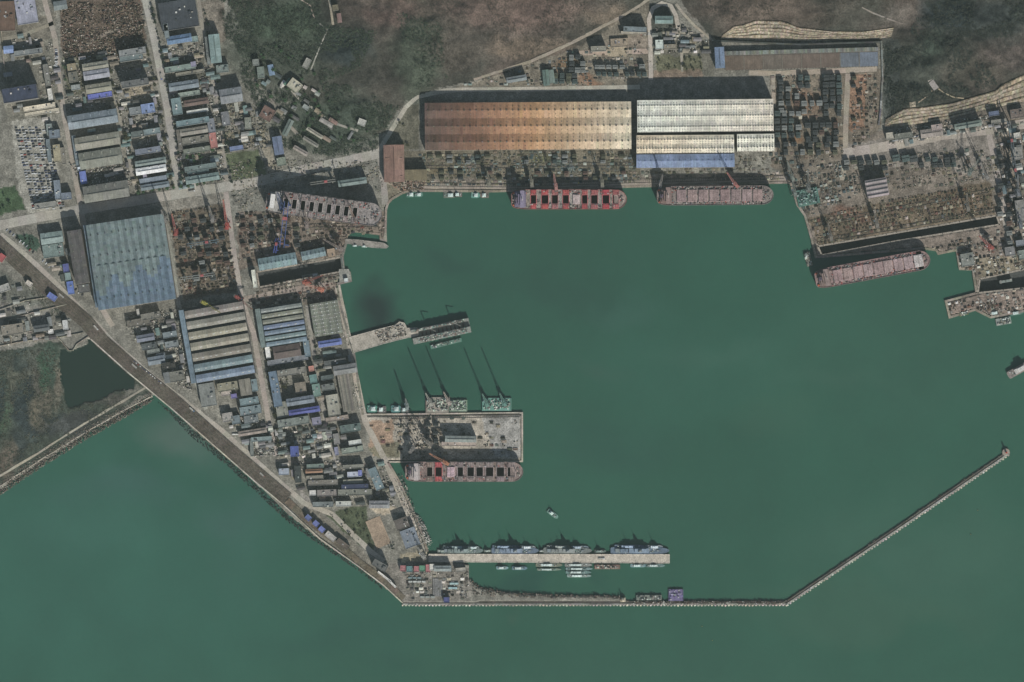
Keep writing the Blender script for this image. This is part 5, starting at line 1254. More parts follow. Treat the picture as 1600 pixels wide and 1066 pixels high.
luffing_crane(440,322, 34, 54, 74, 100, (64,78,108), 'very tall blue crane over the stern of the slipway hull', base=14, jw=3)
gantry(432,384,14,16,80,(70,82,146),'small bright blue gantry near the teal ribbed gables')
gantry(318,380,40,18,8,(84,98,104),'dark slate gantry over the middle of the steel yard')
gantry(310,432,44,16,8,(120,124,120),'pale gantry over the south of the steel yard')
gantry(1577,215,40,30,-80,(84,92,96),'dark gantry, northern of the eastern row')
gantry(1583,262,34,28,-80,(84,92,96),'dark gantry, southern of the eastern row')
gantry(505,285,30,14,8,(120,120,112),'low grey gantry north of the slipway hull')

for P_, l_ in (([(0,484),(40,470),(96,462)],'thin wall along the north side of the western lots'),([(12,512),(14,500),(60,486),(104,476)],'thin wall between the two upper western lots'),([(0,541),(40,533),(90,528),(130,520)],'pale wall between the western lots and the marsh'),([(88,524),(108,548),(114,548),(120,538),(138,526)],'pale kinked wall at the pond corner'),([(18,540),(16,514),(44,506)],'thin wall of the lowest western lot'),([(2,40),(5,90),(14,150),(22,180)],'wall at the far left beside the navy block')):
    wall('boundary_wall', P_, .9, 2.4, -1, (150,144,130), l_, 'wall', var=14)
# ------------------------------------------------------------------ uncountable yard litter
MIX = [(60,60,56),(74,70,64),(112,108,98),(138,132,118),(176,170,156),(96,86,76),(88,92,90)]
RUST = [(50,48,44),(84,74,64),(112,94,80),(140,128,112),(66,62,54),(170,160,146),(100,74,64),(62,62,52)]
OLV = [(70,68,56),(104,100,82),(122,116,96),(132,126,108),(88,88,74),(98,104,98),(150,142,122)]
BRI = [(205,203,194),(160,158,148),(222,218,206),(84,84,80),(50,52,52),(124,126,120)]
TEA = [(96,110,106),(70,80,80),(130,142,138),(160,166,158),(56,64,64),(112,104,92)]
def litter(poly, n, pal, label, smin=.9, smax=3.2, hmax=3, ang=9, name='steel_parts', long=.3, rows=None, orient=None):
    m = MB(); xs = [p[0] for p in poly]; ys = [p[1] for p in poly]; hmax *= .7; smax *= .72; n = int(n*1.3)
    mean = [sum(c[i] for c in pal)/len(pal)*.5+(108,104,96)[i]*.5 for i in range(3)]; pal = [tuple(c[i]*.84+mean[i]*.16+4 for i in range(3)) for c in pal]
    X = np.array([random.uniform(min(xs), max(xs)) for _ in range(n*3)]); Y = np.array([random.uniform(min(ys), max(ys)) for _ in range(n*3)])
    k = inpoly(X, Y, poly); X, Y = X[k][:n], Y[k][:n]
    D = vn(X, Y, 14, 2)
    H = height(X, Y)
    for x, y, dd, h0 in zip(X, Y, D, H):
        if dd < R()*.62: continue
        s = random.uniform(smin, smax); t = s*random.uniform(.4, 1)
        if R() < long: s *= 2.4; t *= .5
        if rows: y = round(y/rows)*rows+(x-xs[0])*-.17 % rows
        m.box(*W(x, y), h0-.3, s, t, .3+random.uniform(.2, hmax)*(1 if R() < .8 else 1.7), jit(random.choice(pal), 14), rad(ang)+(random.choice([0, 0, math.pi/2]) if orient is None else orient)+random.uniform(-.12, .12))
    o = m.build(name, 'rubble'); return tag(o, label, 'scrap', None, 'stuff')
def yard(poly, pal, label, ang=9, cell=(9, 7), dens_=.8, hmax=1.6, small=.25, name='steel_parts'):
    m = MB(); xs = [p[0] for p in poly]; ys = [p[1] for p in poly]; an = rad(ang); ox, oy = W(min(xs), max(ys))
    diag = math.hypot(max(xs)-min(xs), max(ys)-min(ys)); nx = int(diag*1.4/cell[0]); ny = int(diag*1.4/cell[1]); pts = []
    for i in range(-nx//3, nx):
        for j in range(-ny//3, ny):
            x, y = rot2(i*cell[0]+(j % 2)*1.5, j*cell[1], an); pts.append((ox+x, oy+y))
    PX = np.array([CX+p[0] for p in pts]); PY = np.array([CY-p[1] for p in pts]); k = inpoly(PX, PY, poly); H = height(PX, PY); D = vn(PX, PY, 26, 3)
    for (x, y), ok, h0, dd in zip(pts, k, H, D):
        if not ok or R() > dens_*(.45+.9*dd): continue
        base = jit(random.choice(pal), 10); t = R(); w_, d_ = cell[0]*random.uniform(.6, .92), cell[1]*random.uniform(.55, .9)
        def put(u, v, sx, sy, hh, cc):
            a_, b_ = rot2(u, v, an); m.box(x+a_, y+b_, h0-.2, sx, sy, .2+hh, cc, an)
        if t < .42:      # bundle of parallel bars
            n = random.randint(3, 6); hv = R() < .6
            for q in range(n):
                if hv: put(0, -d_/2+d_*(q+.5)/n, w_*random.uniform(.7, 1), d_/n*.6, random.uniform(.3, hmax), jit(base, 14))
                else: put(-w_/2+w_*(q+.5)/n, 0, w_/n*.6, d_*random.uniform(.7, 1), random.uniform(.3, hmax), jit(base, 14))
        elif t < .62:    # pile of plates
            put(0, 0, w_, d_, random.uniform(.3, hmax), base); put(w_*random.uniform(-.1, .1), 0, w_*.5, d_*.5, hmax*random.uniform(1, 1.3), jit(base, 16))
        elif t < .62+small:   # small crates in a grid
            for q in range(3):
                for r in range(3):
                    if R() < .7: put(-w_/2+w_*(q+.5)/3, -d_/2+d_*(r+.5)/3, w_*.22, d_*.22, random.uniform(.4, hmax*1.3), jit(random.choice(pal), 18))
        else:
            for q in range(5): put(random.uniform(-.5, .5)*w_, random.uniform(-.5, .5)*d_, random.uniform(.6, 2.2), random.uniform(.5, 1.5), random.uniform(.3, hmax), jit(random.choice(pal), 18))
    return tag(m.build(name, 'rubble'), label, 'scrap', None, 'stuff')
litter([(94,6),(218,0),(226,34),(222,76),(150,88),(100,92)], 2300, RUST, 'brown scrap and brush field at the top between the two northern roads')
yard([(264,332),(352,322),(374,452),(286,466)], RUST+MIX, 'dense litter of steel parts in the yard east of the huge teal hall', ang=9, cell=(7,5.4), hmax=2.2, dens_=1.0)
yard([(368,332),(425,330),(600,338),(600,362),(545,368),(530,386),(376,412)], RUST+MIX, 'litter of plates around the slipway and its foot', ang=9, cell=(7,5), dens_=0.9)
yard([(408,447),(530,425),(530,466),(400,486),(386,470)], RUST+MIX, 'strewn steel between the inner dock and the western quay gables', ang=9, cell=(6.5,5), dens_=0.9)
yard([(655,240),(990,233),(995,284),(770,293),(660,293)], OLV+TEA, 'packed steel plates and sections on the long north quay', ang=0, cell=(7,4.6), hmax=1.3, dens_=1.05)
yard([(996,266),(1150,264),(1152,244),(1210,242),(1236,262),(1236,280),(996,285)], MIX+OLV, 'steel parts on the quay in front of the blue strip hall', ang=0, cell=(7,5))
yard([(1204,118),(1318,118),(1318,246),(1240,262),(1204,260)], TEA+MIX+RUST, 'small steel parts among the hull blocks of the north east yard', ang=2, cell=(8,7), dens_=0.6)
yard([(1328,118),(1374,115),(1374,200),(1330,240)], MIX+RUST, 'rust coloured parts by the studded retaining wall', ang=2, cell=(7,5))
yard([(1238,258),(1325,255),(1345,290),(1352,300),(1262,338),(1246,318)], MIX+TEA, 'jumbled fittings in the corner of the east yard', ang=9, cell=(6.5,5), hmax=2.2)
yard([(1264,345),(1350,318),(1455,300),(1545,286),(1556,332),(1400,360),(1280,383)], OLV+RUST, 'rows of racks and bars on the brown pad above the long dry dock', ang=9, cell=(5.2,6), hmax=1.8, dens_=1.15)
yard([(1330,262),(1470,232),(1560,236),(1570,330),(1545,284),(1400,296),(1350,290)], MIX+OLV, 'scattered parts beside the broad eastern road', ang=9, cell=(8,6), dens_=0.7)
yard([(1555,200),(1600,190),(1620,420),(1590,428),(1560,330)], BRI+MIX, 'pale and dark parts under the eastern gantries', ang=9, cell=(7,5.5), hmax=2.4)
yard([(1445,390),(1560,356),(1600,350),(1600,420),(1530,436),(1500,418),(1495,390)], RUST+BRI, 'mixed gear on the stepped quay of the east shore', ang=9, cell=(6.5,5), hmax=2)
yard([(1480,473),(1526,462),(1620,444),(1620,484),(1548,494),(1524,482),(1486,493)], RUST+BRI, 'mixed gear crowding the eastern quay head', ang=9, cell=(6,4.6), hmax=2)
yard([(570,652),(812,648),(812,718),(608,720)], OLV+RUST, 'loose gear on the square pier', ang=0, cell=(9,6), dens_=0.25)
litter([(612,652),(690,650),(690,718),(625,718)], 350, MIX, 'darker gear on the western middle of the square pier', hmax=4, ang=0)
yard([(428,667),(512,664),(520,716),(432,716)], MIX+BRI, 'crowded lot of small roofs and stores around the deep blue tower', ang=9, cell=(6.4,5), hmax=3, dens_=1.15)
litter([(398,690),(424,688),(430,712),(398,714)], 420, MIX+BRI, 'stores inside the small cluttered square court', hmax=3)
yard([(1020,42),(1072,40),(1108,64),(1112,86),(1022,86)], BRI+MIX, 'jumble of huts and stores south of the loop road', ang=0, cell=(6.5,5), hmax=2.4, dens_=1.0)
yard([(630,892),(732,884),(732,938),(636,940)], BRI+MIX, 'gear and crates on the southern tip', ang=0, cell=(7,5))
litter([(200,492),(280,482),(300,610),(278,602),(196,514)], 1300, MIX+BRI, 'yard clutter in the small blocks beside the embankment road', hmax=3)
litter([(346,640),(425,660),(428,710),(398,708)], 500, MIX+BRI, 'clutter beside the embankment road east of the white pipe', hmax=3)
yard([(0,430),(60,470),(116,500),(108,528),(0,542)], MIX+BRI, 'clutter in the walled lots left of the embankment', ang=9, cell=(7,5), dens_=0.4)
yard([(20,56),(84,66),(96,180),(60,190),(64,100),(20,94)], BRI+MIX, 'clutter around the navy office block', ang=9, cell=(7,5), dens_=0.6)
litter([(98,80),(230,80),(240,160),(104,176)], 800, BRI+MIX, 'clutter between the tan and grey western workshops', hmax=3)
litter([(106,256),(196,246),(206,290),(134,296)], 1100, BRI+MIX, 'scrap yard east of the upright bright blue roof', hmax=3)
litter([(186,168),(252,160),(272,296),(216,300)], 800, MIX+BRI, 'clutter between roofs west of the main north road', hmax=3)
litter([(256,70),(334,60),(352,282),(284,296)], 2000, MIX+BRI, 'clutter between roofs east of the main north road', hmax=3)
litter([(340,160),(412,170),(424,230),(352,240)], 800, MIX+OLV, 'clutter in the mottled yard below the wooded slope', hmax=3)
litter([(362,250),(590,252),(600,300),(470,290),(420,300),(380,330),(362,318)], 800, MIX+OLV, 'parts along the harbour road north of the slipway', hmax=2)
litter([(400,470),(540,460),(560,640),(430,660)], 900, MIX+BRI, 'small clutter in the lanes between eastern workshops', smax=2.2, hmax=2)
litter([(460,720),(600,720),(620,790),(500,792)], 1300, MIX+BRI, 'small clutter between the southern strips', smax=2.6, hmax=3)
yard([(760,122),(830,102),(900,78),(1014,60),(1014,118),(990,134),(705,137)], MIX+TEA, 'loose parts on the bank north of the long brown hall', ang=0, cell=(7,5), dens_=0.55)
litter([(1384,205),(1560,176),(1560,200),(1390,226)], 700, BRI+MIX, 'parts at the foot of the eastern terraces', hmax=2)
litter([(606,284),(664,284),(662,296),(630,300)], 300, RUST, 'rusty parts below the rust orange roof', hmax=2, ang=0)
litter([(628,740),(650,800),(672,862),(660,866),(634,806),(614,750)], 420, BRI+MIX, 'debris along the slanting quay south of the square pier', smax=2.2, hmax=2)
litter([(650,806),(662,836),(668,858),(676,850),(668,830),(656,804)], 260, BRI, 'pale debris on the water edge below the turned blue grey roof', smax=2, hmax=1.5, name='driftwood')
litter([(556,600),(568,640),(560,640),(550,600)], 90, BRI, 'pale debris at the west quay north of the square pier', smax=2, hmax=1.5, name='driftwood')
litter([(985,940),(1225,940),(1225,945),(985,945)], 500, BRI+RUST, 'gear piled along the eastern half of the southern breakwater', smax=2.4, hmax=2.2, ang=0)

litter([(585,518),(630,506),(636,524),(596,536)], 260, BRI+RUST, 'small gear on the jetty to the floating dock', smax=2, hmax=2, name='jetty_gear').location.z = 1.0
def rail(pts, lb):
    m = MB(); P = dens(pts, 8)
    for s in (-2.6, 2.6):
        Q = offset_line(P, s)
        for a_, b_ in zip(Q[:-1], Q[1:]): m.bar((*W(*a_), .45), (*W(*b_), .45), .55, jit((84,80,74), 10))
    for a_ in dens(pts, 3): m.box(*W(*a_), .1, .5, 6.4, .3, jit((96,90,82), 10))
    return tag(m.build('crane_rail', 'rubble'), lb, 'crane rail')
rail([(655,288),(790,290),(1000,283),(1225,277)], 'crane rails along the long north quay')
rail([(660,262),(990,256)], 'crane rails through the middle of the north quay yard')
rail([(1270,352),(1400,326),(1546,298)], 'upper crane rails across the brown pad above the long dry dock')
rail([(1282,376),(1420,353),(1556,328)], 'crane rails along the north rim of the long dry dock')
rail([(290,338),(300,400),(312,462)], 'crane rails on the west side of the steel yard'); rail([(340,332),(352,400),(364,456)], 'crane rails on the east side of the steel yard')
rail([(410,358),(500,352),(590,352)], 'crane rails beside the slipway hull'); rail([(1556,206),(1572,290),(1588,402)], 'crane rails under the eastern gantries')
rail([(612,652),(812,649)], 'crane rails along the north rim of the square pier')
nh = 0
def huts(poly, n, where, group, ang=9, sz=(3.5, 8)):
    global nh
    xs = [p[0] for p in poly]; ys = [p[1] for p in poly]; c_ = 0; tr = 0
    while c_ < n and tr < n*30:
        tr += 1; x = random.uniform(min(xs), max(xs)); y = random.uniform(min(ys), max(ys))
        if not inpoly(np.array([x]), np.array([y]), poly)[0]: continue
        if any(abs(x-q[0]) < q[2]*.55+3 and abs(y-q[1]) < q[3]*.55+3 for q in B): continue
        c_ += 1; nh += 1; w_, d_ = random.uniform(5, 15), random.uniform(3.5, 6.5); h_ = random.uniform(3, 6)
        kind = random.choice(['grey', 'grey', 'grey', 'tan', 'teal', 'pale', 'dark', 'dark']); col = {'grey': (120,122,120), 'tan': (130,122,106), 'teal': (104,120,118), 'pale': (170,168,158), 'dark': (78,80,78)}[kind]
        root = empty('hut', (*W(x, y), hz(x, y)), rad(ang+random.choice([0, 0, 0, 90]))); tag(root, kind+' roofed little hut '+where, 'hut', group)
        m = MB(); m.box(0, 0, -.5, w_, d_, h_+.5, (128,124,116)); m.build('wall', 'concrete', root)
        m = MB(); gable(m, w_, d_, 0, 0, h_, d_*.16, jit(col, 12), 'x', .3); m.build('roof', 'roof_sheet', root)
huts([(10,50),(88,64),(98,190),(12,180)], 15, 'around the navy office block', 'huts around the navy block')
huts([(100,86),(230,80),(250,160),(110,176)], 27, 'between the western workshops', 'huts between the western workshops')
huts([(110,180),(250,160),(272,296),(134,310)], 32, 'in the rows west of the main north road', 'huts west of the main north road')
huts([(254,68),(334,60),(352,282),(284,296)], 42, 'in the rows east of the main north road', 'huts east of the main north road')
huts([(340,160),(412,170),(424,230),(352,240)], 17, 'in the mottled yard below the slope', 'huts in the mottled yard')
huts([(380,90),(470,120),(540,190),(560,215),(500,225),(420,190)], 22, 'on the wooded slope', 'huts on the wooded slope', -32)
huts([(0,430),(60,470),(116,500),(108,528),(0,542)], 20, 'in the walled western lots', 'huts in the walled lots')
huts([(60,360),(118,400),(118,440),(100,440),(60,390)], 10, 'west of the dark upright hall', 'huts west of the dark hall')
huts([(200,490),(284,482),(302,606),(278,600)], 20, 'in the small blocks beside the embankment road', 'huts beside the embankment road')
huts([(336,640),(424,660),(428,708),(396,704)], 20, 'east of the white pipe', 'huts east of the white pipe')
huts([(428,664),(512,662),(520,716),(434,716)], 32, 'in the crowded lot by the deep blue tower', 'huts in the crowded lot')
huts([(440,724),(600,724),(620,786),(490,790)], 25, 'between the southern strip roofs', 'huts between the southern strips')
huts([(500,480),(550,560),(562,700),(490,700)], 20, 'near the west quay workshops', 'huts near the west quay')
huts([(1022,48),(1072,46),(1106,66),(1108,84),(1022,86)], 22, 'in the compound south of the loop road', 'huts south of the loop road', 0)
huts([(1390,218),(1480,205),(1560,188),(1560,198),(1400,226)], 10, 'at the foot of the eastern terraces', 'huts at the terrace foot')
huts([(1556,200),(1604,190),(1604,400),(1580,400)], 17, 'along the right edge by the gantries', 'huts along the right edge')
# ------------------------------------------------------------------ hull blocks (countable, individual)
def block_proto(w, d, h, c, kind='hull_block'):
    root = empty(kind, (0, 0, 0))
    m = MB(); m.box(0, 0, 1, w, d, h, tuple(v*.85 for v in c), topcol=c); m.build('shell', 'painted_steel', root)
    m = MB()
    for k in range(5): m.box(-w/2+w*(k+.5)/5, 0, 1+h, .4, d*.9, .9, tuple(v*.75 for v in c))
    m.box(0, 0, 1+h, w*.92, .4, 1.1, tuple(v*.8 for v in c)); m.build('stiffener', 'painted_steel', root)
    m = MB()
    for a in (-1, 1):
        for b in (-1, 1): m.box(a*w*.4, b*d*.4, 0, 1.4, 1.4, 1, (110,104,92))
    m.build('support', 'concrete', root); return root
BC = {'dark grey': (74,79,78), 'teal': (82,96,93), 'pale grey': (138,142,138), 'rusty': (104,86,76), 'olive': (96,98,80)}
protos = {}
used = set()
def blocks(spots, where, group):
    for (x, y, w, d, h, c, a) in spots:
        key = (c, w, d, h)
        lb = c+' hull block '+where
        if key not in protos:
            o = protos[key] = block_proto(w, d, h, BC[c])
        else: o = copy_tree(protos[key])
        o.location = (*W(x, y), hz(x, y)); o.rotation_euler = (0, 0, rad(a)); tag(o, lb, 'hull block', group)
def rgrid(x0, y0, x1, y1, sx, sy, cs, skip=.2, a=2, sizes=((8,7,7),(9,8,9),(7,9,6)), lean=0):
    out = []; y = y0
    while y < y1:
        x = x0+(y-y0)*lean
        while x < x1+(y-y0)*lean:
            if R() > skip: out.append((x+random.uniform(-.8, .8), y+random.uniform(-.8, .8), *random.choice(sizes), random.choice(cs), a))
            x += sx
        y += sy
    return out
blocks(rgrid(1220,128,1242,176,11,11,['dark grey','dark grey','teal','pale grey'],.12), 'in the north west group of the east block yard', 'hull blocks, north west group of the east yard')
blocks(rgrid(1250,122,1272,144,11,11,['dark grey','teal'],.15), 'in the small group below the panelled shed', 'hull blocks below the panelled shed')
blocks(rgrid(1290,122,1312,186,10.5,11,['dark grey','dark grey','teal'],.08), 'in the long column beside the inner yard road', 'hull blocks in the long column')
blocks(rgrid(1214,178,1252,216,11,11,['dark grey','teal','teal','pale grey'],.12), 'in the south west group of the east block yard', 'hull blocks, south west group of the east yard')
blocks(rgrid(1262,196,1312,222,11,11,['dark grey','rusty','dark grey'],.3), 'in the southern cluster beside the inner yard road', 'hull blocks, southern cluster')
blocks(rgrid(1244,150,1290,180,12,12,['pale grey','rusty'],.72), 'standing loose on the reddish middle ground', 'loose hull blocks on reddish ground')
blocks(rgrid(1334,122,1350,196,9,13,['rusty','olive','dark grey'],.45, sizes=((6,5,4),(7,5,5))), 'on the orange soil strip by the studded wall', 'small blocks on the orange soil strip')
blocks(rgrid(1214,226,1310,250,13,12,['dark grey','olive','pale grey'],.4), 'at the south end of the east block yard', 'hull blocks at the yard end')
blocks([(x, 105, 8, 6, 7, 'pale grey', 0) for x in (933,941,951,961,972)]+[(1003,104,9,6,8,'pale grey',0)], 'in the neat row south of the walled sandy court', 'pale hull blocks in a row')
blocks(rgrid(926,116,1010,124,9,9,['teal','dark grey'],.2, 0, ((6,7,6),(7,6,7))), 'in the lower row on the bank by the tall white hall', 'hull blocks, lower row on the bank')
blocks(rgrid(868,118,906,134,10,9,['teal','dark grey','olive'],.15, 0, ((7,8,6),(8,7,7))), 'in the scattered group near the green sheds', 'hull blocks near the green sheds')
blocks(rgrid(893,90,915,112,9,10,['dark grey','pale grey'],.3, 0), 'in the middle group of the bank yard', 'hull blocks in the middle of the bank yard')
blocks(rgrid(278,345,346,442,13,13,['dark grey','dark grey','pale grey','rusty'],.45, 9, ((8,7,7),(9,6,5),(7,7,9)), .18), 'in the steel yard east of the huge teal hall', 'hull blocks in the steel yard')
blocks(rgrid(380,345,470,392,14,13,['dark grey','rusty','pale grey','olive'],.45, 9, ((7,6,5),(9,6,5))), 'on the ground north of the teal ribbed gables', 'hull blocks north of the ribbed gables')
blocks(rgrid(672,244,980,262,15,9,['teal','olive','pale grey','olive'],.55, 0, ((8,5,3),(7,6,5),(9,5,4))), 'in the upper row of the north quay yard', 'hull blocks, upper row of the north quay')
blocks(rgrid(690,270,985,282,15,9,['olive','dark grey','rusty'],.6, 0, ((8,5,3),(7,5,4))), 'in the lower row of the north quay yard', 'hull blocks, lower row of the north quay')
blocks(rgrid(1440,250,1500,262,10,8,['dark grey','teal','olive'],.3, 10, ((7,8,6),(8,7,5))), 'south of the broad eastern road', 'hull blocks south of the eastern road')
blocks(rgrid(1400,248,1432,256,14,8,['dark grey','teal'],.2, 10, ((12,10,8),)), 'near the ramp roof by the eastern road', 'hull blocks near the ramp roof')
blocks(rgrid(1322,254,1390,264,12,9,['dark grey','pale grey','olive'],.25, 8, ((9,6,6),(8,7,7))), 'under the west end of the broad eastern road', 'hull blocks under the eastern road')
blocks(rgrid(1562,215,1604,410,15,15,['dark grey','pale grey','rusty'],.45, 9, ((9,7,7),(8,6,9))), 'along the right edge near the gantries', 'hull blocks along the right edge')
blocks(rgrid(655,664,692,712,13,13,['dark grey','olive'],.55, 0, ((7,6,6),(8,5,5))), 'on the west half of the square pier', 'hull blocks on the square pier')

# ------------------------------------------------------------------ vehicles
CARC = {'white': (196,198,196), 'silver': (150,154,158), 'black': (46,48,52), 'dark blue': (56,64,92), 'red': (140,62,56)}
def car_proto(c):
    root = empty('parked_car', (0, 0, 0))
    m = MB(); m.box(0, 0, .35, 4.4, 1.8, .6, c); m.box(-.2, 0, .95, 2.5, 1.6, .55, (50,56,62), topcol=c, taper=.8)
    m.build('body', 'painted_steel', root)
    for a in (-1.35, 1.35):
        for b in (-.85, .85):
            w = MB(); w.box(a, b, 0, .66, .24, .62, (34,34,34)); w.build('wheel', 'painted_steel', root)
    return root
CP = {}; ncar = 0
def car(x, y, a, where, group):
    global ncar
    if ncar >= 299: return
    ncar += 1
    c = random.choices(list(CARC), [8, 5, 5, 3, 1])[0]
    if c not in CP: o = CP[c] = car_proto(CARC[c])
    else:   # small in view: one joined body without separate wheels is kept as copied parts
        o = CP[c].copy(); COL.objects.link(o)
        for ch in list(CP[c].children):
            k = ch.copy(); COL.objects.link(k); k.parent = o
    o.location = (*W(x, y), hz(x, y)+.25); o.rotation_euler = (0, 0, rad(a+random.uniform(-3, 3))); tag(o, c+' car parked '+where, 'car', group)
colx = ['in the westernmost column of the western car park','in the second column of the western car park','in the third column of the western car park','in the fourth column of the western car park','in the easternmost column of the western car park']
for k in range(5):
    for s in range(31):
        if R() < .12: continue
        y = 200+s*4.2; x = 25+k*10.6+(s*4.2)*.22
        if k > 3 and s < 1: continue
        car(x+random.uniform(-.5, .5), y, 10, colx[k], 'cars in column %d of the western car park' % (k+1))
        if s % 3 != 0: car(x+4.8, y, 190, colx[k], 'cars in column %d of the western car park' % (k+1))
for k in range(24):
    t = k/23; x = 8+t*118; y = 362+t*118*.86+random.uniform(-1, 1)
    if R() < .85: car(x+3, y-3, 48, 'along the diagonal road on the north side of the embankment', 'cars along the embankment road')
for k in range(18): car(88+random.uniform(-1, 1), 78+k*2.6 if k < 9 else 82+k*2.2, 5, 'in the short bay beside the second north road', 'cars in the short bay')
for k in range(14): car(210+k*3.2, 565+k*2.6, -38, 'in the bay between the small roofs and the embankment road', 'cars below the small roofs')
for k in range(10): car(1392+k*4.6, 221-k*.9, 10, 'in front of the houses under the terraces', 'cars under the terraces')
for k in range(9): car(1002+k*3, 52.6+R()*.6, 90, 'beside the slate roofed block', 'cars by the slate block')

def truck(x, y, a, c, lb):
    root = empty('truck', (*W(x, y), .3), rad(a)); tag(root, lb, 'truck')
    m = MB(); m.box(4, 0, .8, 2, 2.4, 2.2, c); m.box(5.05, 0, 1.9, .1, 2, .8, (40,50,58)); m.build('cab', 'painted_steel', root)
    m = MB(); m.box(-1, 0, 1, 8, 2.4, .4, (80,80,78)); m.box(-1, 0, 1.4, 8, 2.4, 1.3, (150,148,140)); m.build('bed', 'painted_steel', root)
    for q in (3.8, -1.5, -3.4):
        m = MB(); m.box(q, -1.1, 0, 1, .3, 1, (34,34,34)); m.box(q, 1.1, 0, 1, .3, 1, (34,34,34)); m.build('wheel', 'painted_steel', root)
for a in [(210,572,-42,(150,150,146),'pale truck on the embankment road by the small roofs'),(410,742,-42,(120,90,80),'brown truck on the embankment road near the lavender roof'),(96,462,-42,(160,160,156),'white truck on the dark embankment top'),(300,299,10,(190,190,186),'white truck at the crossroads north of the steel yard'),(252,120,-80,(90,100,150),'blue truck on the main north road'),(1420,223,10,(160,90,70),'orange truck on the broad eastern road'),
 (1480,211,10,(190,190,184),'white truck on the broad eastern road'),(900,286,0,(170,160,90),'yellow truck on the north quay road'),(150,512,-48,(180,180,176),'white truck on the embankment road by the pond'),(940,873,0,(190,190,186),'white truck standing on the long pier'),(300,640,-42,(90,110,130),'slate truck on the embankment road')]: truck(*a)

# containers and boxes on the southern tip, rows
def box_row(xs, y, w, d, h, c, lb, group, kind='container'):
    first = None
    for x in xs:
        if first is None:
            first = empty(kind, (0, 0, 0)); m = MB(); m.box(0, 0, 0, w, d, h, c)
            for k in range(6): m.box(-w/2+w*(k+.5)/6, 0, h, .25, d*.96, .12, tuple(v*.8 for v in c))
            m.build('shell', 'painted_steel', first); m = MB(); m.box(w/2+.06, 0, .1, .12, d*.9, h*.9, tuple(v*.7 for v in c)); m.build('door', 'painted_steel', first); o = first
        else: o = copy_tree(first)
        o.location = (*W(x, y), .1); tag(o, lb, 'container', group)
box_row([641,648,655], 903, 6, 2.6, 2.6, (118,136,138), 'teal grey container in the northern row on the southern tip', 'containers, northern row')
box_row([641,648,655,662], 909, 6, 2.6, 2.6, (180,184,178), 'whitish container in the middle row on the southern tip', 'containers, middle row')
box_row([706,713], 912, 6.5, 2.8, 2.8, (170,196,194), 'pale cyan container, upper pair near the sheltered basin', 'containers, upper pair')
box_row([704,711], 919, 6.5, 2.8, 2.8, (160,188,190), 'pale cyan container, lower pair near the sheltered basin', 'containers, lower pair')
box_row([660,668,676], 933, 6.5, 2.8, 2.8, (150,156,150), 'grey container beside the southern breakwater root', 'containers at the breakwater root')
m = MB(); m.bar((-15, 0, 1.4), (15, 0, 1.4), 1.6, (206,206,198)); [m.box(-14+k*4, 0, 0, .8, 1.4, 1, (120,116,110)) for k in range(8)]
tag(m.build('pipe', 'painted_steel', None, (*W(378,679), .3), rad(-1)), 'long white pipe lying beside the embankment road', 'pipe')
m = MB(); m.box(0, 0, 0, 24, 46, .35, (146,130,112)); [m.box(a, b, .35, .3 if abs(a) > 1 else 22, 44 if abs(a) > 1 else .3, .03, (170,150,128)) for a, b in ((-11, 0), (11, 0), (0, 22), (0, -22), (0, 0))]
tag(m.build('sports_pitch', 'concrete', None, (*W(591,832), .1), rad(23)), 'tan rectangular pitch turned beside the green triangle', 'pitch')
m = MB(); m.box(0, 0, 0, 30, 17, .3, (164,152,130)); tag(m.build('court', 'concrete', None, (*W(964,80), .1), 0), 'pale swept court below the walled sandy one', 'court')
m = MB(); m.box(0, 0, 0, 15, 28, 1.2, (130,130,128)); [m.box(-7.5+k*2.5, 0, 1.2, .4, 27, .4, (100,100,98)) for k in range(7)]
tag(m.build('slab', 'concrete', None, (*W(684,918), .1), 0), 'grey dotted storage slab in the middle of the southern tip', 'slab')

# ------------------------------------------------------------------ trees
def leaf_cluster(m, cx, cy, cz, r, n, pal):
    for _ in range(n):
        while True:
            a, b, c = random.uniform(-1, 1), random.uniform(-1, 1), random.uniform(-.8, 1)
            if a*a+b*b+c*c < 1: break
        s = random.uniform(.5, 1.1)*r*.34; th = R()*6.28; tl = random.uniform(-.7, .7)
        x, y, z = cx+a*r, cy+b*r, cz+c*r*.8
        ux, uy = math.cos(th)*s, math.sin(th)*s; vx, vy, vz = -math.sin(th)*s*math.cos(tl), math.cos(th)*s*math.cos(tl), math.sin(tl)*s
        m.face([(x-ux, y-uy, z), (x+vx, y+vy, z+vz), (x+ux, y+uy, z), (x-vx, y-vy, z-vz)], jit(random.choice(pal), 7))
GP = {'dark green': [(38,50,40),(46,58,44),(32,42,36)], 'olive': [(60,62,44),(72,72,52),(48,52,40)], 'green': [(58,80,54),(66,90,60),(48,68,48)]}
def tree_proto(h, r, kind):
    root = empty('tree', (0, 0, 0))
    m = MB(); m.cyl(0, 0, -.5, .35, h*.55+.5, (84,74,60), 6, .2)
    for k in range(4):
        a = k*1.57+R(); m.bar((0, 0, h*.4), (math.cos(a)*r*.6, math.sin(a)*r*.6, h*.7), .2, (84,74,60), .08)
    m.build('trunk', 'bark', root)
    m = MB()
    for k in range(7):
        a = R()*6.28; q = R()*.6*r; leaf_cluster(m, math.cos(a)*q, math.sin(a)*q, h*.72+random.uniform(-.12, .2)*h, r*.58, 16, GP[kind])
    m.build('crown', 'leaves', root); return root
TPR = {}
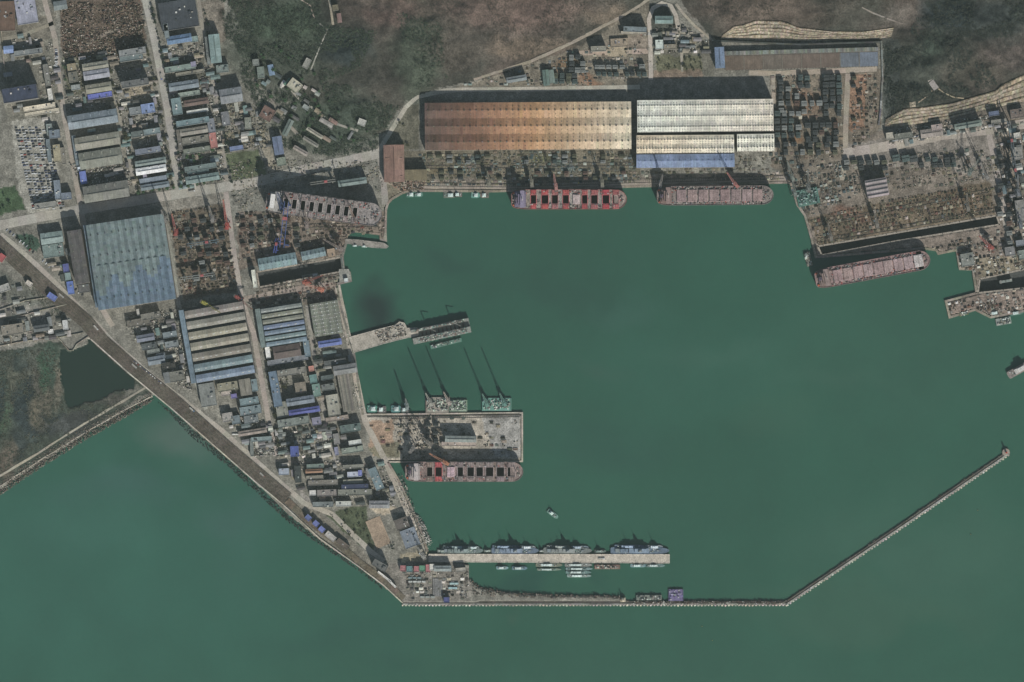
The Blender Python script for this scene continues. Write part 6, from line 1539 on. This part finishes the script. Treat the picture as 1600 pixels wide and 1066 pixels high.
def trees(poly, n, kind, where, group, sz=1.0):
    xs = [p[0] for p in poly]; ys = [p[1] for p in poly]; c = 0
    while c < n:
        x = random.uniform(min(xs), max(xs)); y = random.uniform(min(ys), max(ys))
        if not inpoly(np.array([x]), np.array([y]), poly)[0]: continue
        c += 1; v = random.randrange(3); key = (kind, v)
        if key not in TPR: o = TPR[key] = tree_proto((6, 8, 7)[v], (2.6, 3.6, 3)[v], kind)
        else: o = copy_tree(TPR[key])
        s = sz*random.uniform(.7, 1.25); o.scale = (s, s, s)
        o.location = (*W(x, y), hz(x, y)); o.rotation_euler = (0, 0, R()*6); tag(o, '%s tree %s' % (kind, where), 'tree', group)
def line_trees(pts, n, kind, where, group, sz=1.15):
    P = dens(pts, 1.0)
    for k in range(n):
        x, y = P[int((k+R()*.6)/n*(len(P)-1))]; x += random.uniform(-1, 1); y += random.uniform(-1, 1); v = random.randrange(3); key = (kind, v)
        if key not in TPR: o = TPR[key] = tree_proto((6, 8, 7)[v], (2.6, 3.6, 3)[v], kind)
        else: o = copy_tree(TPR[key])
        s = sz*random.uniform(.6, 1.2); o.scale = (s, s, s); o.location = (*W(x, y), hz(x, y)); o.rotation_euler = (0, 0, R()*6); tag(o, '%s tree %s' % (kind, where), 'tree', group)
line_trees([(238,10),(254,90),(270,180),(288,300)], 26, 'dark green', 'lining the east side of the main north road', 'trees east of the main north road')
line_trees([(219,40),(236,100),(252,180),(272,298)], 22, 'olive', 'lining the west side of the main north road', 'trees west of the main north road')
line_trees([(320,20),(336,100),(348,180),(362,290)], 20, 'dark green', 'along the lane below the wooded slope', 'trees along the slope lane')
line_trees([(172,110),(186,170),(204,240),(218,296)], 16, 'olive', 'along the inner lane of the north west quarter', 'trees along the inner lane')
line_trees([(407,490),(416,560),(426,620),(437,700)], 26, 'olive', 'along the central lane of the southern blocks', 'trees along the central lane')
line_trees([(486,480),(494,540),(506,620),(520,700)], 12, 'dark green', 'along the narrow lane of the southern blocks', 'trees along the narrow lane')
line_trees([(212,302),(280,292),(352,280)], 12, 'green', 'on the verge north of the crossroads', 'trees on the verge')
trees([(284,236),(336,226),(340,248),(288,256)], 14, 'green', 'in the leafy court west of the green field', 'trees in the leafy court')
trees([(94,88),(112,88),(118,150),(104,152)], 8, 'green', 'west of the striped workshops', 'trees west of the striped workshops', .7)
trees([(512,804),(568,792),(582,854),(556,850),(524,818)], 24, 'olive', 'on the triangular field near the southern tip', 'trees on the triangular field', .6)
trees([(438,592),(460,588),(462,614),(442,618)], 12, 'olive', 'in the brown green court of the southern blocks', 'trees in the southern court', .7)
trees([(1026,90),(1096,88),(1098,110),(1028,112)], 26, 'olive', 'in the orchard north of the tall white hall', 'trees in the orchard', .6)
trees([(2,306),(20,302),(34,328),(2,338)], 6, 'green', 'on the green patch left of the car park end', 'trees on the green patch', .8)
trees([(602,846),(616,848),(616,858),(600,858)], 5, 'dark green', 'at the foot of the tan pitch', 'trees at the foot of the pitch', .7)
trees([(606,190),(630,172),(640,230),(610,222)], 6, 'olive', 'beside the road bend west of the brown hall', 'trees beside the road bend', .6)
trees([(372,242),(404,236),(414,270),(370,278)], 8, 'green', 'on the field crossed by the crane shadow', 'trees on the shadowed field', .6)
trees([(400,60),(470,80),(540,190),(580,205),(560,225),(470,215),(400,130)], 46, 'green', 'scattered on the slope between the hillside houses', 'trees on the slope')
trees([(24,368),(42,367),(60,374),(58,390),(46,391)], 6, 'dark green', 'on the little green triangle by the embankment', 'trees on the little triangle', .7)
def woodland(areas, label, pal, name='woodland', r=(1.2, 2.8)):
    m = MB()
    for poly, n in areas:
        xs = [p[0] for p in poly]; ys = [p[1] for p in poly]
        X = np.random.RandomState(n).uniform(min(xs), max(xs), n*3); Y = np.random.RandomState(n+1).uniform(min(ys), max(ys), n*3)
        k = inpoly(X, Y, poly) & (fbm(X, Y, 30, 2) > .40); X, Y = X[k][:n], Y[k][:n]; H = height(X, Y)
        for x, y, h in zip(X, Y, H): rr = random.uniform(*r); leaf_cluster(m, *W(x, y), h+rr*.55, rr, 9, pal)
    return tag(m.build(name, 'leaves'), label, 'woodland', None, 'stuff')
DG = [(50,62,50),(60,74,58),(42,52,46),(72,80,62),(56,60,52)]
woodland([([(345,0),(520,0),(505,60),(480,120),(400,80),(352,60)], 1700), ([(360,40),(420,100),(500,170),(590,200),(590,235),(520,245),(440,230),(380,130)], 2600), ([(500,40),(590,50),(560,110),(500,130)], 800), ([(500,130),(640,140),(600,205),(520,190)], 700), ([(620,20),(690,40),(700,130),(640,140)], 500)], 'shrubby woodland covering the western slope above the harbour road', DG)
woodland([([(1385,150),(1383,190),(1410,170),(1500,152),(1560,130),(1500,60),(1440,20),(1400,80)], 1700), ([(1440,0),(1600,0),(1600,60),(1480,60)], 1000), ([(1380,60),(1402,62),(1402,150),(1382,150)], 260)], 'dark scrub on the eastern hill beyond the studded wall', [(48,56,50),(56,62,54),(62,64,54),(42,50,48)])
woodland([([(640,0),(1000,0),(900,60),(760,110),(700,120)], 2200), ([(1080,0),(1400,0),(1380,44),(1130,34)], 900), ([(1530,70),(1620,60),(1620,110),(1540,130)], 250)], 'thin dry brush on the brown hill', [(74,68,60),(82,74,64),(68,65,57),(64,65,56)], 'brush', (.7, 1.6))
woodland([([(0,548),(90,545),(104,640),(60,700),(0,740)], 1300), ([(104,640),(200,610),(180,645),(60,720)], 350), ([(60,440),(110,500),(90,505),(30,440)], 200)], 'low reeds and scrub of the marsh beside the pond', [(70,78,64),(84,84,70),(60,70,60),(96,92,78)], 'reeds', (.9, 2))
woodland([([(100,80),(222,70),(222,84),(110,100)], 120), ([(280,234),(340,226),(344,250),(286,258)], 120), ([(1320,44),(1390,50),(1390,60),(1320,60)], 30)], 'hedge growth between the northern workshops', DG, 'hedge', (.8, 1.8))
woodland([([(96,0),(222,0),(226,74),(104,92)], 420)], 'dry brush scattered over the brown scrap field', [(84,74,62),(70,66,54),(96,84,70)], 'brush', (.8, 1.8))

# ------------------------------------------------------------------ sun, sky, camera
HAZE = 0.8e-5
EL, AZ = 38.0, 158.0        # azimuth clockwise from north: sun in the south south east
w = bpy.data.worlds.new('World'); SC.world = w; w.use_nodes = True
nt = w.node_tree; sk = nt.nodes.new('ShaderNodeTexSky'); sk.sky_type = 'NISHITA'; sk.sun_disc = False
sk.sun_elevation = rad(EL); sk.sun_rotation = rad(AZ); sk.air_density = 1.0; sk.dust_density = 1.5
bg = nt.nodes['Background']; nt.links.new(sk.outputs['Color'], bg.inputs['Color']); bg.inputs['Strength'].default_value = 0.07
sl = bpy.data.lights.new('sun', 'SUN'); sl.energy = 4.6; sl.angle = rad(.5); sl.color = (1.0, .968, .925)
so = bpy.data.objects.new('sun', sl); COL.objects.link(so)
dx, dy, dz = math.sin(rad(AZ))*math.cos(rad(EL)), math.cos(rad(AZ))*math.cos(rad(EL)), math.sin(rad(EL))
from mathutils import Vector
so.rotation_euler = Vector((-dx, -dy, -dz)).to_track_quat('-Z', 'Y').to_euler(); so.location = (dx*900, dy*900, dz*900)
cd = bpy.data.cameras.new('camera'); cam = bpy.data.objects.new('camera', cd); COL.objects.link(cam)
HC = 9000.0; cam.location = (0, 0, HC); cd.sensor_width = 36; cd.lens = 36*HC/1600.0; cd.clip_start = 100; cd.clip_end = 60000
SC.camera = cam
SC.view_settings.view_transform = 'Standard'; SC.view_settings.look = 'None'; SC.view_settings.gamma = 1; SC.view_settings.exposure = 0.0
SC.cycles.use_denoising = SC.cycles.use_denoising
m = MB(); m.box(800, 0, -22, 60000, 60000, 9060, (200,200,200)); hz_o = m.build('haze', 'concrete'); hz_o.data.materials.clear(); hz_o['kind'] = 'stuff'; hz_o['label'] = 'thin pale air between the high viewpoint and the coast'
hm = bpy.data.materials.new('haze_air'); hm.use_nodes = True; nn = hm.node_tree; nn.nodes.remove(nn.nodes['Principled BSDF'])
pv = nn.nodes.new('ShaderNodeVolumePrincipled'); pv.inputs['Density'].default_value = HAZE; pv.inputs['Color'].default_value = (.74, .90, .82, 1); pv.inputs['Anisotropy'].default_value = 0.0
nn.links.new(pv.outputs['Volume'], nn.nodes['Material Output'].inputs['Volume']); hz_o.data.materials.append(hm)
# label sanity
if __name__ == '__main__':
    seen = {}
    for o in COL.objects:
        l = o.get('label')
        if l and not o.get('group'):
            if l in seen: print('DUP LABEL', l)
            seen[l] = 1
            if not 4 <= len(l.split()) <= 16: print('LEN', len(l.split()), l)
